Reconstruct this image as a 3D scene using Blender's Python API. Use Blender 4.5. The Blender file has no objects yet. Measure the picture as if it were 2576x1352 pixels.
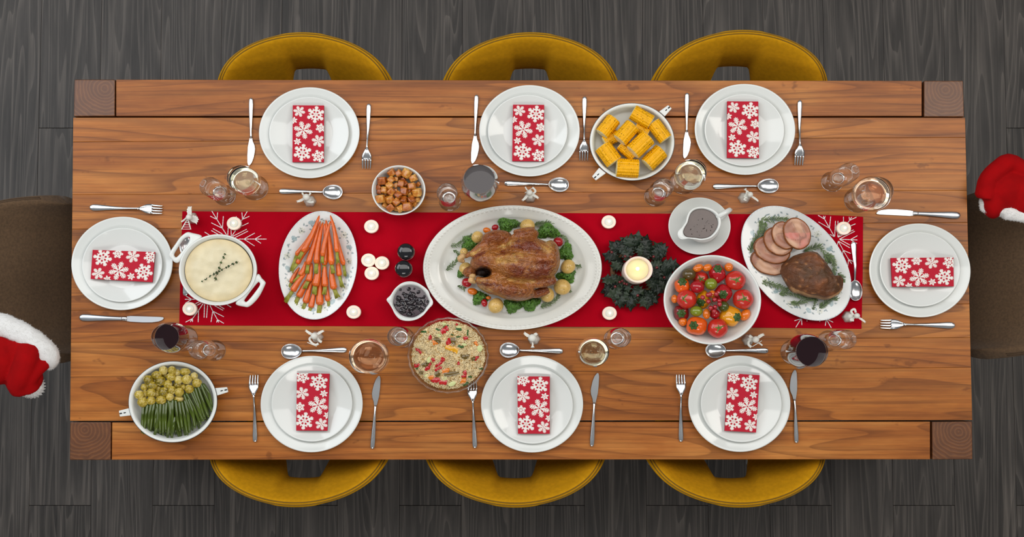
import bpy, bmesh, math, random
from mathutils import Vector, Matrix, noise
random.seed(7)
C = bpy.context.scene.collection
SC = bpy.context.scene
PI = math.pi

def lin(h):
    h = h.lstrip('#')
    o = []
    for i in (0, 2, 4):
        c = int(h[i:i+2], 16) / 255
        o.append(c/12.92 if c <= .04045 else ((c+.055)/1.055)**2.4)
    return tuple(o)

# ------------------------------------------------------------------ camera
FPX, CX, CY = 3300.0, 1270.0, 676.0
TZ = 0.75                      # table top
CAMZ = TZ + 3.5
TILT = math.atan(233/FPX)
cam = bpy.data.cameras.new('camera')
cam.sensor_fit = 'HORIZONTAL'; cam.sensor_width = 36.0
cam.lens = FPX/2576*36.0
cam.shift_x = (1288-CX)/2576
cam.clip_end = 50
camo = bpy.data.objects.new('camera', cam); C.objects.link(camo)
camo.location = (0, 0, CAMZ); camo.rotation_euler = (TILT, 0, 0)
SC.camera = camo

# ------------------------------------------------------------------ light
W = bpy.data.worlds.new('world'); SC.world = W; W.use_nodes = True
W.node_tree.nodes['Background'].inputs[0].default_value = (0.94, 0.97, 1.0, 1)
W.node_tree.nodes['Background'].inputs[1].default_value = 0.24
SC.view_settings.view_transform = 'Standard'
try: SC.view_settings.look = 'None'
except Exception: pass
SC.view_settings.gamma = 1; SC.view_settings.exposure = -0.16
try: SC.view_settings.use_curve_mapping = False
except Exception: pass
def area(name, loc, target, sx, sy, power, col):
    l = bpy.data.lights.new(name, 'AREA'); l.shape = 'RECTANGLE'; l.size = sx; l.size_y = sy
    l.energy = power; l.color = col
    o = bpy.data.objects.new(name, l); C.objects.link(o); o.location = loc
    d = Vector(target) - Vector(loc)
    o.rotation_euler = d.to_track_quat('-Z', 'Y').to_euler()
    return o
area('ceiling_panel_light', (.0, 1.38, 4.5), (.0, 1.30, .75), 4.4, 2.2, 84, (1.0, .985, .96)).rotation_euler = (0, 0, 0)
area('window_light', (-2.9, 1.4, 3.2), (-.3, .1, .75), 2.5, 2.1, 62, (.90, .95, 1.0))
area('softbox_light', (2.6, .9, 3.7), (.4, .1, .75), 1.5, 1.3, 34, (1.0, .95, .88))
area('softbox_light', (-.2, -2.6, 4.0), (0, .0, .75), 1.8, 1.2, 36, (1.0, .97, .92))

# ------------------------------------------------------------------ geometry helpers
def ray(px, py):
    x, y, z = (px-CX)/FPX, (CY-py)/FPX, -1.0
    c, s = math.cos(TILT), math.sin(TILT)
    return x, y*c - z*s, y*s + z*c
def P(px, py, z=TZ):
    d = ray(px, py); k = (z-CAMZ)/d[2]
    return Vector((k*d[0], k*d[1], z))
def U(z=TZ):                   # metres per pixel at height z
    return (CAMZ-z)/FPX/math.cos(TILT)
YS = 0.925
def crop(s, ox, oy):
    return lambda x, y: (ox+x/s, oy+y/s)

class M:
    def __init__(self):
        self.v = []; self.f = []; self.c = None
    def add(self, vs, fs):
        n = len(self.v); self.v += [Vector(q) for q in vs]; self.f += [tuple(i+n for i in f) for f in fs]
        return self
    def grid(self, rows, closed=False, cap0=False, cap1=False, wrap=False):
        """rows: list of equal-length lists of points"""
        n = len(rows[0]); vs = [p for r in rows for p in r]; fs = []
        R = len(rows)
        for i in range(R if wrap else R-1):
            i2 = (i+1) % R
            for j in range(n if closed else n-1):
                j2 = (j+1) % n
                fs.append((i*n+j, i*n+j2, i2*n+j2, i2*n+j))
        if cap0: fs.append(tuple(reversed(range(n))))
        if cap1: fs.append(tuple(range((R-1)*n, R*n)))
        return self.add(vs, fs)
    def lathe(self, prof, n=48, rx=1, ry=1, rot=0, c=(0,0,0), hook=None):
        rows = []
        cr, sr = math.cos(rot), math.sin(rot)
        for (r, z) in prof:
            row = []
            for k in range(n):
                a = 2*PI*k/n
                rr, zz = (r, z) if hook is None else hook(r, z, a)
                x, y = rr*rx*math.cos(a), rr*ry*math.sin(a)
                row.append((c[0]+x*cr-y*sr, c[1]+x*sr+y*cr, c[2]+zz))
            rows.append(row)
        return self.grid(rows, closed=True)
    def tube(self, path, ru, rv=None, n=8, cap=True):
        path = [Vector(p) for p in path]; m = len(path)
        if not isinstance(ru, (list, tuple)): ru = [ru]*m
        if rv is None: rv = ru
        if not isinstance(rv, (list, tuple)): rv = [rv]*m
        rows = []
        for i, p in enumerate(path):
            t = (path[min(i+1, m-1)] - path[max(i-1, 0)])
            if t.length < 1e-9: t = Vector((1,0,0))
            t.normalize()
            s = t.cross(Vector((0,0,1)))
            if s.length < .05: s = t.cross(Vector((0,1,0)))
            s.normalize(); u = s.cross(t)
            rows.append([p + s*(ru[i]*math.cos(2*PI*k/n)) + u*(rv[i]*math.sin(2*PI*k/n)) for k in range(n)])
        return self.grid(rows, closed=True, cap0=cap, cap1=cap)
    def ell(self, c, rx, ry, rz, rot=0, nu=16, nv=10, fn=None):
        cr, sr = math.cos(rot), math.sin(rot); rows = []
        for i in range(nv+1):
            th = PI*i/nv
            row = []
            for k in range(nu):
                a = 2*PI*k/nu
                d = Vector((math.sin(th)*math.cos(a), math.sin(th)*math.sin(a), math.cos(th)))
                s = 1 if fn is None else fn(d)
                x, y, z = d.x*rx*s, d.y*ry*s, d.z*rz*s
                row.append((c[0]+x*cr-y*sr, c[1]+x*sr+y*cr, c[2]+z))
            rows.append(row)
        return self.grid(rows, closed=True)
    def box(self, c, sx, sy, sz, rot=0):
        cr, sr = math.cos(rot), math.sin(rot); vs = []
        for z in (-.5, .5):
            for (x, y) in ((-.5,-.5),(.5,-.5),(.5,.5),(-.5,.5)):
                X, Y = x*sx, y*sy
                vs.append((c[0]+X*cr-Y*sr, c[1]+X*sr+Y*cr, c[2]+z*sz))
        return self.add(vs, [(3,2,1,0),(4,5,6,7),(0,1,5,4),(1,2,6,5),(2,3,7,6),(3,0,4,7)])
    def prism(self, pts, z0, z1):
        n = len(pts); a = sum(pts[i][0]*pts[(i+1)%n][1]-pts[(i+1)%n][0]*pts[i][1] for i in range(n))
        if a < 0: pts = list(reversed(pts))
        vs = [(p[0], p[1], z0) for p in pts] + [(p[0], p[1], z1) for p in pts]
        fs = [tuple(reversed(range(n))), tuple(range(n, 2*n))]
        fs += [(i, (i+1)%n, n+(i+1)%n, n+i) for i in range(n)]
        return self.add(vs, fs)
    def dome(self, pts, z0, h, rings=12, p=2.0, nz=0.0, ns=40, base=True, c=None, seed=0):
        """closed mound over an outline: pts list of (x,y)"""
        n = len(pts)
        if c is None: c = (sum(q[0] for q in pts)/n, sum(q[1] for q in pts)/n)
        rows = []
        for i in range(rings+1):
            t = i/rings; tt = math.sin(t*PI/2)
            zz = z0 + h*max(0, 1-tt**p)**(1/p)
            row = []
            for q in pts:
                x, y = c[0]+(q[0]-c[0])*max(tt, 1e-3), c[1]+(q[1]-c[1])*max(tt, 1e-3)
                d = nz*noise.noise(Vector((x*ns+seed, y*ns, seed)))*(1 if tt < .98 else .2)
                row.append((x, y, zz+d))
            rows.append(row)
        n0 = len(self.v)
        self.grid(rows, closed=True)
        if base: self.f.append(tuple(n0+rings*n+k for k in range(n)))
        return self
    def xf(self, fn, start=0):
        for i in range(start, len(self.v)): self.v[i] = Vector(fn(self.v[i]))
        return self
    def build(self, name, mat, parent=None, loc=None, smooth=True, col=None, merge=True, kind=None, mods=None, rotz=0, angle=None):
        """verts given in WORLD space when loc is set and local=False: here verts are local to loc"""
        me = bpy.data.meshes.new(name)
        me.from_pydata([tuple(q) for q in self.v], [], self.f)
        if col is not None:
            at = me.color_attributes.new('Col', 'FLOAT_COLOR', 'POINT')
            flat = []
            for q in col: flat += [q[0], q[1], q[2], 1.0]
            at.data.foreach_set('color', flat)
        if merge:
            bm = bmesh.new(); bm.from_mesh(me)
            bmesh.ops.remove_doubles(bm, verts=bm.verts, dist=1e-6)
            bmesh.ops.recalc_face_normals(bm, faces=bm.faces)
            bm.to_mesh(me); bm.free()
        if smooth:
            me.polygons.foreach_set('use_smooth', [True]*len(me.polygons))
            if angle is not None:
                try: me.set_sharp_from_angle(angle=math.radians(angle))
                except Exception: pass
        me.materials.append(MAT[mat] if isinstance(mat, str) else mat)
        o = bpy.data.objects.new(name, me); C.objects.link(o)
        if parent is not None: o.parent = parent
        if loc is not None: o.location = loc
        o.rotation_euler.z = rotz
        if kind: o['kind'] = kind
        return o
    def world(self, name, mat, origin, parent=None, **k):
        """verts are in world space; put the origin at `origin` (or at the parent's)"""
        og = Vector(origin)
        for i in range(len(self.v)): self.v[i] = self.v[i] - og
        if parent is not None:
            pl = parent_world(parent)
            return self.build(name, mat, parent, og - pl, **k)
        return self.build(name, mat, None, og, **k)

def parent_world(o):
    v = Vector(o.location)
    while o.parent is not None:
        o = o.parent; v = v + Vector(o.location)
    return v
def tag(o, label, cat, group=None):
    o['label'] = label; o['category'] = cat
    if group: o['group'] = group
    return o
def thing(name, label, cat, loc, group=None):
    o = bpy.data.objects.new(name, None); C.objects.link(o)
    o.location = loc; o.empty_display_size = .02
    return tag(o, label, cat, group)
def struct(o):
    o['kind'] = 'structure'; return o
def bevel(o, w=.001, seg=2, limit=35):
    b = o.modifiers.new('bevel', 'BEVEL'); b.width = w; b.segments = seg
    b.limit_method = 'ANGLE'; b.angle_limit = math.radians(limit)
    return o
def copy_tree(o, parent=None):
    c = o.copy(); C.objects.link(c); c.parent = parent
    for ch in list(o.children): copy_tree(ch, c)
    return c
def union(ms, voxel, smooth=6):
    """grow one continuous skin over several closed shapes"""
    me = bpy.data.meshes.new('tmp'); m = M()
    for q in ms: m.add(q.v, q.f)
    me.from_pydata([tuple(q) for q in m.v], [], m.f)
    bm = bmesh.new(); bm.from_mesh(me)
    bmesh.ops.remove_doubles(bm, verts=bm.verts, dist=1e-6)
    bmesh.ops.recalc_face_normals(bm, faces=bm.faces)
    bm.to_mesh(me); bm.free()
    o = bpy.data.objects.new('tmp', me); C.objects.link(o)
    r = o.modifiers.new('r', 'REMESH'); r.mode = 'VOXEL'; r.voxel_size = voxel
    s = o.modifiers.new('s', 'SMOOTH'); s.iterations = smooth; s.factor = .5
    dg = bpy.context.evaluated_depsgraph_get()
    e = o.evaluated_get(dg); m2 = e.to_mesh()
    out = M(); out.v = [Vector(q.co) for q in m2.vertices]; out.f = [tuple(p.vertices) for p in m2.polygons]
    e.to_mesh_clear()
    bpy.data.objects.remove(o); bpy.data.meshes.remove(me)
    return out
ORD = ['first','second','third','fourth','fifth','sixth','seventh','eighth','ninth','tenth','eleventh','twelfth','thirteenth','fourteenth','fifteenth','sixteenth','seventeenth','eighteenth','nineteenth','twentieth','twenty-first','twenty-second','twenty-third','twenty-fourth','twenty-fifth','twenty-sixth','twenty-seventh','twenty-eighth','twenty-ninth','thirtieth','thirty-first']
def rows_of(pts, nrows):
    """rank of each point: (row, place in row) with rows by y"""
    idx = sorted(range(len(pts)), key=lambda i: pts[i][1]); out = [None]*len(pts)
    per = math.ceil(len(pts)/nrows)
    for r in range(nrows):
        row = sorted(idx[r*per:(r+1)*per], key=lambda i: pts[i][0])
        for k, i in enumerate(row): out[i] = (r, k)
    return out
def smooth_loop(pts, n=96):
    """closed Catmull-Rom through pts"""
    m = len(pts); out = []
    for k in range(n):
        t = k*m/n; i = int(t); f = t-i
        p0, p1, p2, p3 = (pts[(i+j) % m] for j in (-1, 0, 1, 2))
        out.append(tuple(.5*(2*p1[a] + (p2[a]-p0[a])*f + (2*p0[a]-5*p1[a]+4*p2[a]-p3[a])*f*f + (3*p1[a]-p0[a]-3*p2[a]+p3[a])*f**3) for a in range(len(p1))))
    return out
def smooth_path(pts, n=24):
    out = []; m = len(pts)
    for k in range(n+1):
        t = k*(m-1)/n; i = min(int(t), m-2); f = t-i
        g = lambda j: pts[max(0, min(m-1, j))]
        p0, p1, p2, p3 = g(i-1), g(i), g(i+1), g(i+2)
        out.append(tuple(.5*(2*p1[a] + (p2[a]-p0[a])*f + (2*p0[a]-5*p1[a]+4*p2[a]-p3[a])*f*f + (3*p1[a]-p0[a]-3*p2[a]+p3[a])*f**3) for a in range(len(p1))))
    return out

# ------------------------------------------------------------------ materials
MAT = {}
class NT:
    def __init__(self, name):
        self.m = bpy.data.materials.new(name); self.m.use_nodes = True
        self.t = self.m.node_tree; self.b = self.t.nodes['Principled BSDF']; MAT[name] = self.m
    def n(self, kind, **k):
        q = self.t.nodes.new(kind)
        for a, v in k.items():
            if a.startswith('i_'): q.inputs[a[2:].replace('_', ' ')].default_value = v
            else: setattr(q, a, v)
        return q
    def l(self, a, b): self.t.links.new(a, b); return self
    def set(self, **k):
        names = dict(color='Base Color', rough='Roughness', metal='Metallic', spec='Specular IOR Level', trans='Transmission Weight', ior='IOR',
                     sheen='Sheen Weight', sss='Subsurface Weight', coat='Coat Weight', coatr='Coat Roughness', emit='Emission Color', estr='Emission Strength')
        for a, v in k.items():
            if a in ('color', 'emit') and len(v) == 3: v = (*v, 1)
            self.b.inputs[names[a]].default_value = v
        return self
    def math(self, op, a, b=None):
        q = self.n('ShaderNodeMath', operation=op)
        for i, v in enumerate((a, b)):
            if v is None: continue
            if isinstance(v, (int, float)): q.inputs[i].default_value = v
            else: self.l(v, q.inputs[i])
        return q.outputs[0]
    def vmath(self, op, a, b):
        q = self.n('ShaderNodeVectorMath', operation=op)
        for i, v in enumerate((a, b)):
            if isinstance(v, tuple): q.inputs[i].default_value = v
            else: self.l(v, q.inputs[i])
        return q.outputs[0]
    def ramp(self, fac, stops):
        q = self.n('ShaderNodeValToRGB'); e = q.color_ramp.elements
        while len(e) < len(stops): e.new(.5)
        for i, (p, c) in enumerate(stops):
            e[i].position = p; e[i].color = (*c, 1) if len(c) == 3 else c
        self.l(fac, q.inputs[0]); return q.outputs[0]
    def mix(self, fac, a, b, mode='MIX'):
        q = self.n('ShaderNodeMix', data_type='RGBA', blend_type=mode)
        for i, v in ((0, fac), (6, a), (7, b)):
            if isinstance(v, (int, float)): q.inputs[i].default_value = v
            elif isinstance(v, tuple): q.inputs[i].default_value = (*v, 1) if len(v) == 3 else v
            else: self.l(v, q.inputs[i])
        return q.outputs[2]
    def noise(self, vec, scale, detail=2, rough=.5, dist=0):
        q = self.n('ShaderNodeTexNoise'); q.inputs['Scale'].default_value = scale
        q.inputs['Detail'].default_value = detail; q.inputs['Roughness'].default_value = rough; q.inputs['Distortion'].default_value = dist
        if vec is not None: self.l(vec, q.inputs['Vector'])
        return q.outputs['Fac']
    def obj(self):
        return self.n('ShaderNodeTexCoord').outputs['Object']
    def rnd(self):
        return self.n('ShaderNodeObjectInfo').outputs['Random']
    def bump(self, h, strength=.3, dist=.002):
        q = self.n('ShaderNodeBump'); q.inputs['Strength'].default_value = strength; q.inputs['Distance'].default_value = dist
        self.l(h, q.inputs['Height']); self.l(q.outputs[0], self.b.inputs['Normal']); return self
    def base(self, c): self.l(c, self.b.inputs['Base Color']); return self

def simple(name, c, rough=.5, var=0.0, vscale=20, bump=0, bscale=200, **k):
    t = NT(name); t.set(color=lin(c) if isinstance(c, str) else c, rough=rough, **k)
    cc = lin(c) if isinstance(c, str) else c
    if var:
        f = t.noise(t.obj(), vscale, 3)
        t.base(t.ramp(f, [(.3, tuple(q*(1-var) for q in cc)), (.7, tuple(min(1, q*(1+var)) for q in cc))]))
    if bump: t.bump(t.noise(t.obj(), bscale, 3), bump, .001)
    return t
def colmat(name, rough=.5, bump=0, bscale=200, bd=.001, **k):
    t = NT(name); t.set(rough=rough, **k)
    a = t.n('ShaderNodeAttribute', attribute_name='Col'); t.base(a.outputs['Color'])
    if bump: t.bump(t.noise(t.obj(), bscale, 4, .6), bump, bd)
    return t

def wood(name, along, dark, mid, light, lines, fs=1.0, bands=42, rough=.4, vary=.18, bump=.1, ls=.35, along_s=.5, stain=0.0, fibc=.7):
    t = NT(name); t.set(rough=rough, spec=.3)
    r = t.rnd()
    cx = t.n('ShaderNodeCombineXYZ')
    for i, k in enumerate((31.0, 57.0, 13.0)): t.l(t.math('MULTIPLY', r, k), cx.inputs[i])
    v = t.vmath('ADD', t.obj(), cx.outputs[0])
    S = lambda a, b: (a, b, 1.0) if along == 'x' else (b, a, 1.0)
    n1 = t.noise(t.vmath('MULTIPLY', v, S(along_s*fs, 4.2*fs)), 1.6, 2.0, .35, .15)
    band = t.math('FRACT', t.math('MULTIPLY', n1, float(bands)))
    ln = t.ramp(band, [(0, (1,1,1)), (.10, (.75,.75,.75)), (.32, (.25,.25,.25)), (.62, (.0,.0,.0)), (.97, (.12,.12,.12)), (1, (1,1,1))])
    fib = t.noise(t.vmath('MULTIPLY', v, S(4.0, 190.0)), 1.0, 4, .7)
    streak = t.noise(t.vmath('MULTIPLY', v, S(1.1, 60.0)), 1.0, 3, .6)
    blot = t.noise(t.vmath('MULTIPLY', v, S(1.6, 8.0)), 1.5, 5, .62)
    c = t.ramp(blot, [(.28, dark), (.5, mid), (.72, light)])
    c = t.mix(t.math('MULTIPLY', ln, ls), c, lines)
    c = t.mix(t.ramp(streak, [(.56, (0,0,0)), (.72, (.55,.55,.55))]), c, lines)
    c = t.mix(fibc, c, t.ramp(fib, [(.3, (.60,.60,.60)), (.64, (1.14,1.14,1.14))]), 'MULTIPLY')
    if stain:
        st = t.noise(t.vmath('MULTIPLY', v, (1.0, 1.6, 1.0)), 13, 3, .6)
        c = t.mix(t.math('MULTIPLY', t.ramp(st, [(.66, (0,0,0)), (.71, (1,1,1))]), stain), c, tuple(q*.55 for q in dark))
    bright = t.math('ADD', t.math('MULTIPLY', r, vary*2), 1-vary)
    hs = t.n('ShaderNodeHueSaturation'); t.l(bright, hs.inputs['Value']); t.l(c, hs.inputs['Color'])
    t.base(hs.outputs[0])
    t.bump(fib, bump, .0006)
    return t
wood('table_wood', 'x', lin('#8a4a18'), lin('#a96426'), lin('#c07c39'), lin('#57290a'), rough=.36, vary=.08, ls=.55, bands=20, along_s=.42, stain=.6)
wood('rail_wood', 'x', lin('#884918'), lin('#a86328'), lin('#c07d3b'), lin('#57290a'), rough=.37, vary=.05, ls=.5, bands=18, along_s=.40, stain=.6)
wood('floor_wood', 'y', lin('#2c2927'), lin('#3d3936'), lin('#4b4642'), lin('#756d66'), fs=1.5, bands=22, rough=.5, vary=.10, ls=.42, bump=.12, along_s=.22, fibc=.8)
def endgrain():
    t = NT('end_grain'); t.set(rough=.38)
    o = t.obj(); r = t.rnd()
    off = t.n('ShaderNodeCombineXYZ')
    t.l(t.math('MULTIPLY', t.math('SUBTRACT', r, .5), .07), off.inputs[0]); t.l(t.math('MULTIPLY', t.math('SINE', t.math('MULTIPLY', r, 40.0)), .03), off.inputs[1])
    v = t.vmath('ADD', o, off.outputs[0])
    v = t.vmath('MULTIPLY', v, (1, 1, 0))
    d = t.n('ShaderNodeVectorMath', operation='LENGTH'); t.l(v, d.inputs[0])
    w = t.math('ADD', d.outputs['Value'], t.math('MULTIPLY', t.noise(o, 14, 3), .03))
    s = t.math('SINE', t.math('MULTIPLY', w, 620.0))
    c = t.ramp(s, [(0, lin('#643a1c')), (.5, lin('#6f4321')), (1, lin('#764925'))])
    b = t.noise(o, 25, 4); c = t.mix(.55, c, t.ramp(b, [(.3, (.55,.5,.45)), (.7, (1.1,1.05,1))]), 'MULTIPLY')
    t.base(c); t.bump(s, .08, .0005)
endgrain()
simple('gap_dark', '#2a1608', .8)
simple('china', (.735,.75,.72), .10, coat=.2)
simple('china_cream', (.735,.73,.675), .13, coat=.15)
simple('enamel', (.755,.765,.725), .16)
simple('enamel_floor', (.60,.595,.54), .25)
simple('enamel_black', '#15171a', .35)
colmat('china_print', .1, coat=.3)
colmat('napkin_print', .85)
simple('napkin_side', '#a51029', .85)
simple('steel', (.72,.73,.74), .2, metal=1, bump=.02, bscale=60)
simple('steel_matte', (.5,.52,.55), .33, metal=1, bump=.03, bscale=300)
simple('runner_red', '#a60017', .95, var=.10, vscale=6, bump=.25, bscale=900, spec=.1)
simple('thread_white', (.86,.83,.82), .8, bump=.4, bscale=700)
def glass(name, col=(1,1,1), ior=1.45, rough=0.0):
    t = NT(name); t.set(color=col, rough=rough, trans=1.0, ior=ior); return t
def thin_glass(name):
    t = NT(name); out = t.t.nodes['Material Output']
    tr = t.n('ShaderNodeBsdfTransparent'); tr.inputs[0].default_value = (.982,.988,.985,1)
    gl = t.n('ShaderNodeBsdfGlossy'); gl.inputs['Color'].default_value = (1,1,1,1); gl.inputs['Roughness'].default_value = .015
    fr = t.n('ShaderNodeFresnel'); bk = t.n('ShaderNodeNewGeometry').outputs['Backfacing']
    t.l(t.math('SUBTRACT', 1.5, t.math('MULTIPLY', bk, 1.5-1/1.5)), fr.inputs[0])
    mx = t.n('ShaderNodeMixShader'); t.l(t.math('MINIMUM', t.math('MULTIPLY', fr.outputs[0], 1.35), 1.0), mx.inputs[0]); t.l(tr.outputs[0], mx.inputs[1]); t.l(gl.outputs[0], mx.inputs[2])
    t.l(mx.outputs[0], out.inputs[0])
thin_glass('glass')
glass('thick_glass', (.98,.985,.98))
glass('white_wine', (.93,.88,.66), 1.33)
glass('rose_wine', (.93,.66,.46), 1.33)
simple('red_wine', (.012,.001,.003), .03, coat=.3)
simple('mustard_fabric', '#bf890c', .95, var=.10, vscale=90, bump=.35, bscale=700, spec=.15)
simple('mustard_seam', '#7b5a0c', .95)
simple('brown_fabric', '#5c4630', .95, var=.22, vscale=160, bump=.35, bscale=600, sheen=.1)
simple('brown_seam', '#4a3826', .95)
simple('chair_white', (.74,.76,.74), .35)
simple('red_velvet', '#9a0004', .9, var=.12, vscale=25, bump=.35, bscale=300, spec=.15)
simple('white_fur', (.80,.79,.77), 1.0, bump=.8, bscale=260, sheen=.3)
def wax(name, c, e):
    t = simple(name, c, .45, sss=.5); t.b.inputs['Subsurface Radius'].default_value = (.02,.008,.004); t.b.inputs['Subsurface Scale'].default_value = .4
wax('wax', (.90,.75,.66), 0); wax('wax_pool', (.93,.79,.68), 0); wax('pillar_pool', (.93,.74,.42), 0)
simple('foil', (.85,.72,.62), .35)
simple('wick', '#33261c', .9)
t = NT('flame'); t.set(color=(1,.8,.4), emit=(1.0,.80,.48), estr=7.0)
t = colmat('chicken_skin', .22, coat=.3, spec=.5)
_a = t.noise(t.obj(), 60, 4, .6, .6); _b = t.math('ABSOLUTE', t.math('SUBTRACT', t.noise(t.obj(), 62, 3, .55, .8), .5))
t.bump(t.math('ADD', _a, t.math('MULTIPLY', _b, 2.6)), .8, .008)
_c = t.b.inputs['Base Color'].links[0].from_socket
t.base(t.mix(.55, _c, t.ramp(t.noise(t.obj(), 170, 4, .7), [(.3, (.62,.55,.5)), (.65, (1.15,1.12,1.05))]), 'MULTIPLY'))
simple('bone', '#c9a06a', .5, var=.4, vscale=60, bump=.6, bscale=120)
simple('cavity_meat', '#2a150c', .6, var=.5, vscale=60, bump=.8, bscale=80)
colmat('roast_crust', .5, 1.0, 140, .003)
colmat('meat_face', .38, .35, 160, .001)
simple('meat_crust', '#84491c', .5, var=.5, vscale=120, bump=.8, bscale=200)
simple('carrot_skin', '#dd641e', .25, var=.18, vscale=60, bump=.15, bscale=140, coat=.15)
simple('carrot_stub', '#8f8d2c', .45, var=.35, vscale=120, bump=.4, bscale=200)
def potato_cube():
    t = NT('fried_potato'); t.set(rough=.3, coat=.3)
    f = t.noise(t.obj(), 75, 4, .6); r = t.rnd()
    c = t.ramp(t.math('ADD', t.math('MULTIPLY', f, .8), t.math('MULTIPLY', r, .25)), [(.28, lin('#6a2c08')), (.42, lin('#a85414')), (.56, lin('#c87d2a')), (.70, lin('#e3b257'))])
    t.base(c); t.bump(f, .3, .002)
potato_cube()
simple('corn_kernel', '#f2b004', .35, var=.10, vscale=90, spec=.3)
simple('corn_core', '#e3d3a0', .7, var=.2, vscale=120, bump=.6, bscale=180)
simple('pepper_speck', '#1d1510', .8)
colmat('mash', .45, .5, 60, .003)
simple('herb', '#3c4f22', .6, var=.4, vscale=90)
simple('herb_dark', '#2c4416', .55, var=.4, vscale=90)
simple('parsley', '#4f7a22', .5, var=.35, vscale=70)
simple('rosemary', '#5f7345', .5, var=.4, vscale=80)
simple('twig', '#6a4a2e', .8)
simple('gravy', '#54423a', .16, var=.12, vscale=40, coat=.3)
simple('gravy_bit', '#2a1a12', .3)
simple('berry_sauce', '#3b2830', .10, var=.2, vscale=40, coat=.5)
simple('berry_lump', '#140a10', .12, coat=.4)
simple('shaker_cap', '#15161a', .12, coat=.5)
simple('tomato_red', '#c42a1d', .22, var=.15, vscale=18, coat=.4)
simple('plum_red', '#a90f1c', .16, var=.15, vscale=25, coat=.4)
simple('tomato_orange', '#e0700f', .2, var=.12, vscale=30, coat=.4)
simple('tomato_green', '#7d8a1e', .2, var=.25, vscale=30, coat=.4)
simple('tomato_dark_green', '#4a5216', .2, var=.3, vscale=25, coat=.4)
simple('tomato_brown', '#57431a', .2, var=.35, vscale=20, coat=.4)
simple('pepper_red', '#aa0d18', .14, var=.12, vscale=20, coat=.5)
simple('pepper_orange', '#e2590f', .14, var=.12, vscale=20, coat=.5)
simple('pepper_yellow', '#e29710', .14, var=.12, vscale=20, coat=.5)
simple('pepper_dark_red', '#7d0d15', .14, var=.12, vscale=20, coat=.5)
simple('calyx', '#5c7526', .5, var=.3, vscale=100)
simple('calyx_dark', '#345016', .5, var=.3, vscale=100, bump=.4, bscale=200)
simple('red_berry', '#a8101f', .06, coat=1.0)
simple('dark_berry', '#6a0a12', .12, coat=.6)
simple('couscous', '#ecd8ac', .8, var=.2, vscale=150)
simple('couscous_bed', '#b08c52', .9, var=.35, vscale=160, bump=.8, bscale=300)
simple('strip_red', '#b8161a', .22, coat=.4); simple('strip_yellow', '#e0a010', .22, coat=.4); simple('strip_orange', '#d9760f', .25, coat=.4); simple('strip_olive', '#665018', .25, coat=.4)
simple('cucumber_flesh', '#c9cf8f', .35); simple('cucumber_skin', '#2f5a1e', .35)
def sprout():
    t = NT('sprout_skin'); t.set(rough=.25, coat=.3)
    f = t.noise(t.obj(), 85, 4, .65); r = t.rnd()
    c = t.ramp(t.math('ADD', t.math('MULTIPLY', f, .8), t.math('MULTIPLY', r, .3)), [(.34, lin('#5c500f')), (.48, lin('#9f8722')), (.60, lin('#c0a640')), (.73, lin('#d6c380'))])
    t.base(c); t.bump(f, .4, .002)
sprout()
simple('sprout_cut', '#c3b06c', .45, var=.15, vscale=80)
simple('bean_skin', '#465614', .2, var=.35, vscale=30, coat=.3)
simple('bean_tip', '#5e6f25', .35, var=.2, vscale=60)
def holly():
    t = NT('holly'); t.set(rough=.38, spec=.35)
    f = t.noise(t.obj(), 50, 3); r = t.rnd()
    t.base(t.ramp(t.math('ADD', t.math('MULTIPLY', f, .5), t.math('MULTIPLY', r, .5)), [(.25, lin('#10170f')), (.55, lin('#1d2a1f')), (.85, lin('#34402a'))]))
holly()
simple('potato_skin', '#d9b264', .35, var=.12, vscale=50, coat=.2)
simple('potato_eye', '#6a4a20', .8)
t = NT('frosted'); t.set(color=(.86,.85,.78), rough=.45, sss=.4); t.b.inputs['Subsurface Radius'].default_value = (.01,.01,.01); t.b.inputs['Alpha'].default_value = .82
# ------------------------------------------------------------------ floor of dark planks
fl = M().box((0, .2, -.03), 7.7, 7.6, .05).build('floor', 'gap_dark', loc=(0,0,0), smooth=False); struct(fl)
fx = [90 + 153.1*k for k in range(-11, 28)]
for k in range(len(fx)-1):
    x0 = P(fx[k], 676, 0).x + .0003; x1 = P(fx[k+1], 676, 0).x - .0003
    odd = (k-11) % 2
    ys = [323 + 949*(j + (.5 if odd else 0)) for j in range(-6, 7)]
    yw = [P(1288, 323, 0).y - (y-323)/949*(P(1288, 323, 0).y-P(1288, 1272, 0).y) for y in ys]
    for j in range(len(yw)-1):
        ya, yb = yw[j+1]+.0006, yw[j]-.0006
        yb = min(yb, 3.95); ya = max(ya, -3.55)
        if yb-ya < .05: continue
        cx, cy = (x0+x1)/2, (ya+yb)/2
        m = M().box((0,0,0), x1-x0, yb-ya, .012)
        o = m.build('plank', 'floor_wood', fl, (cx, cy, .0), smooth=False)
        bevel(o, .0006, 1)

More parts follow.
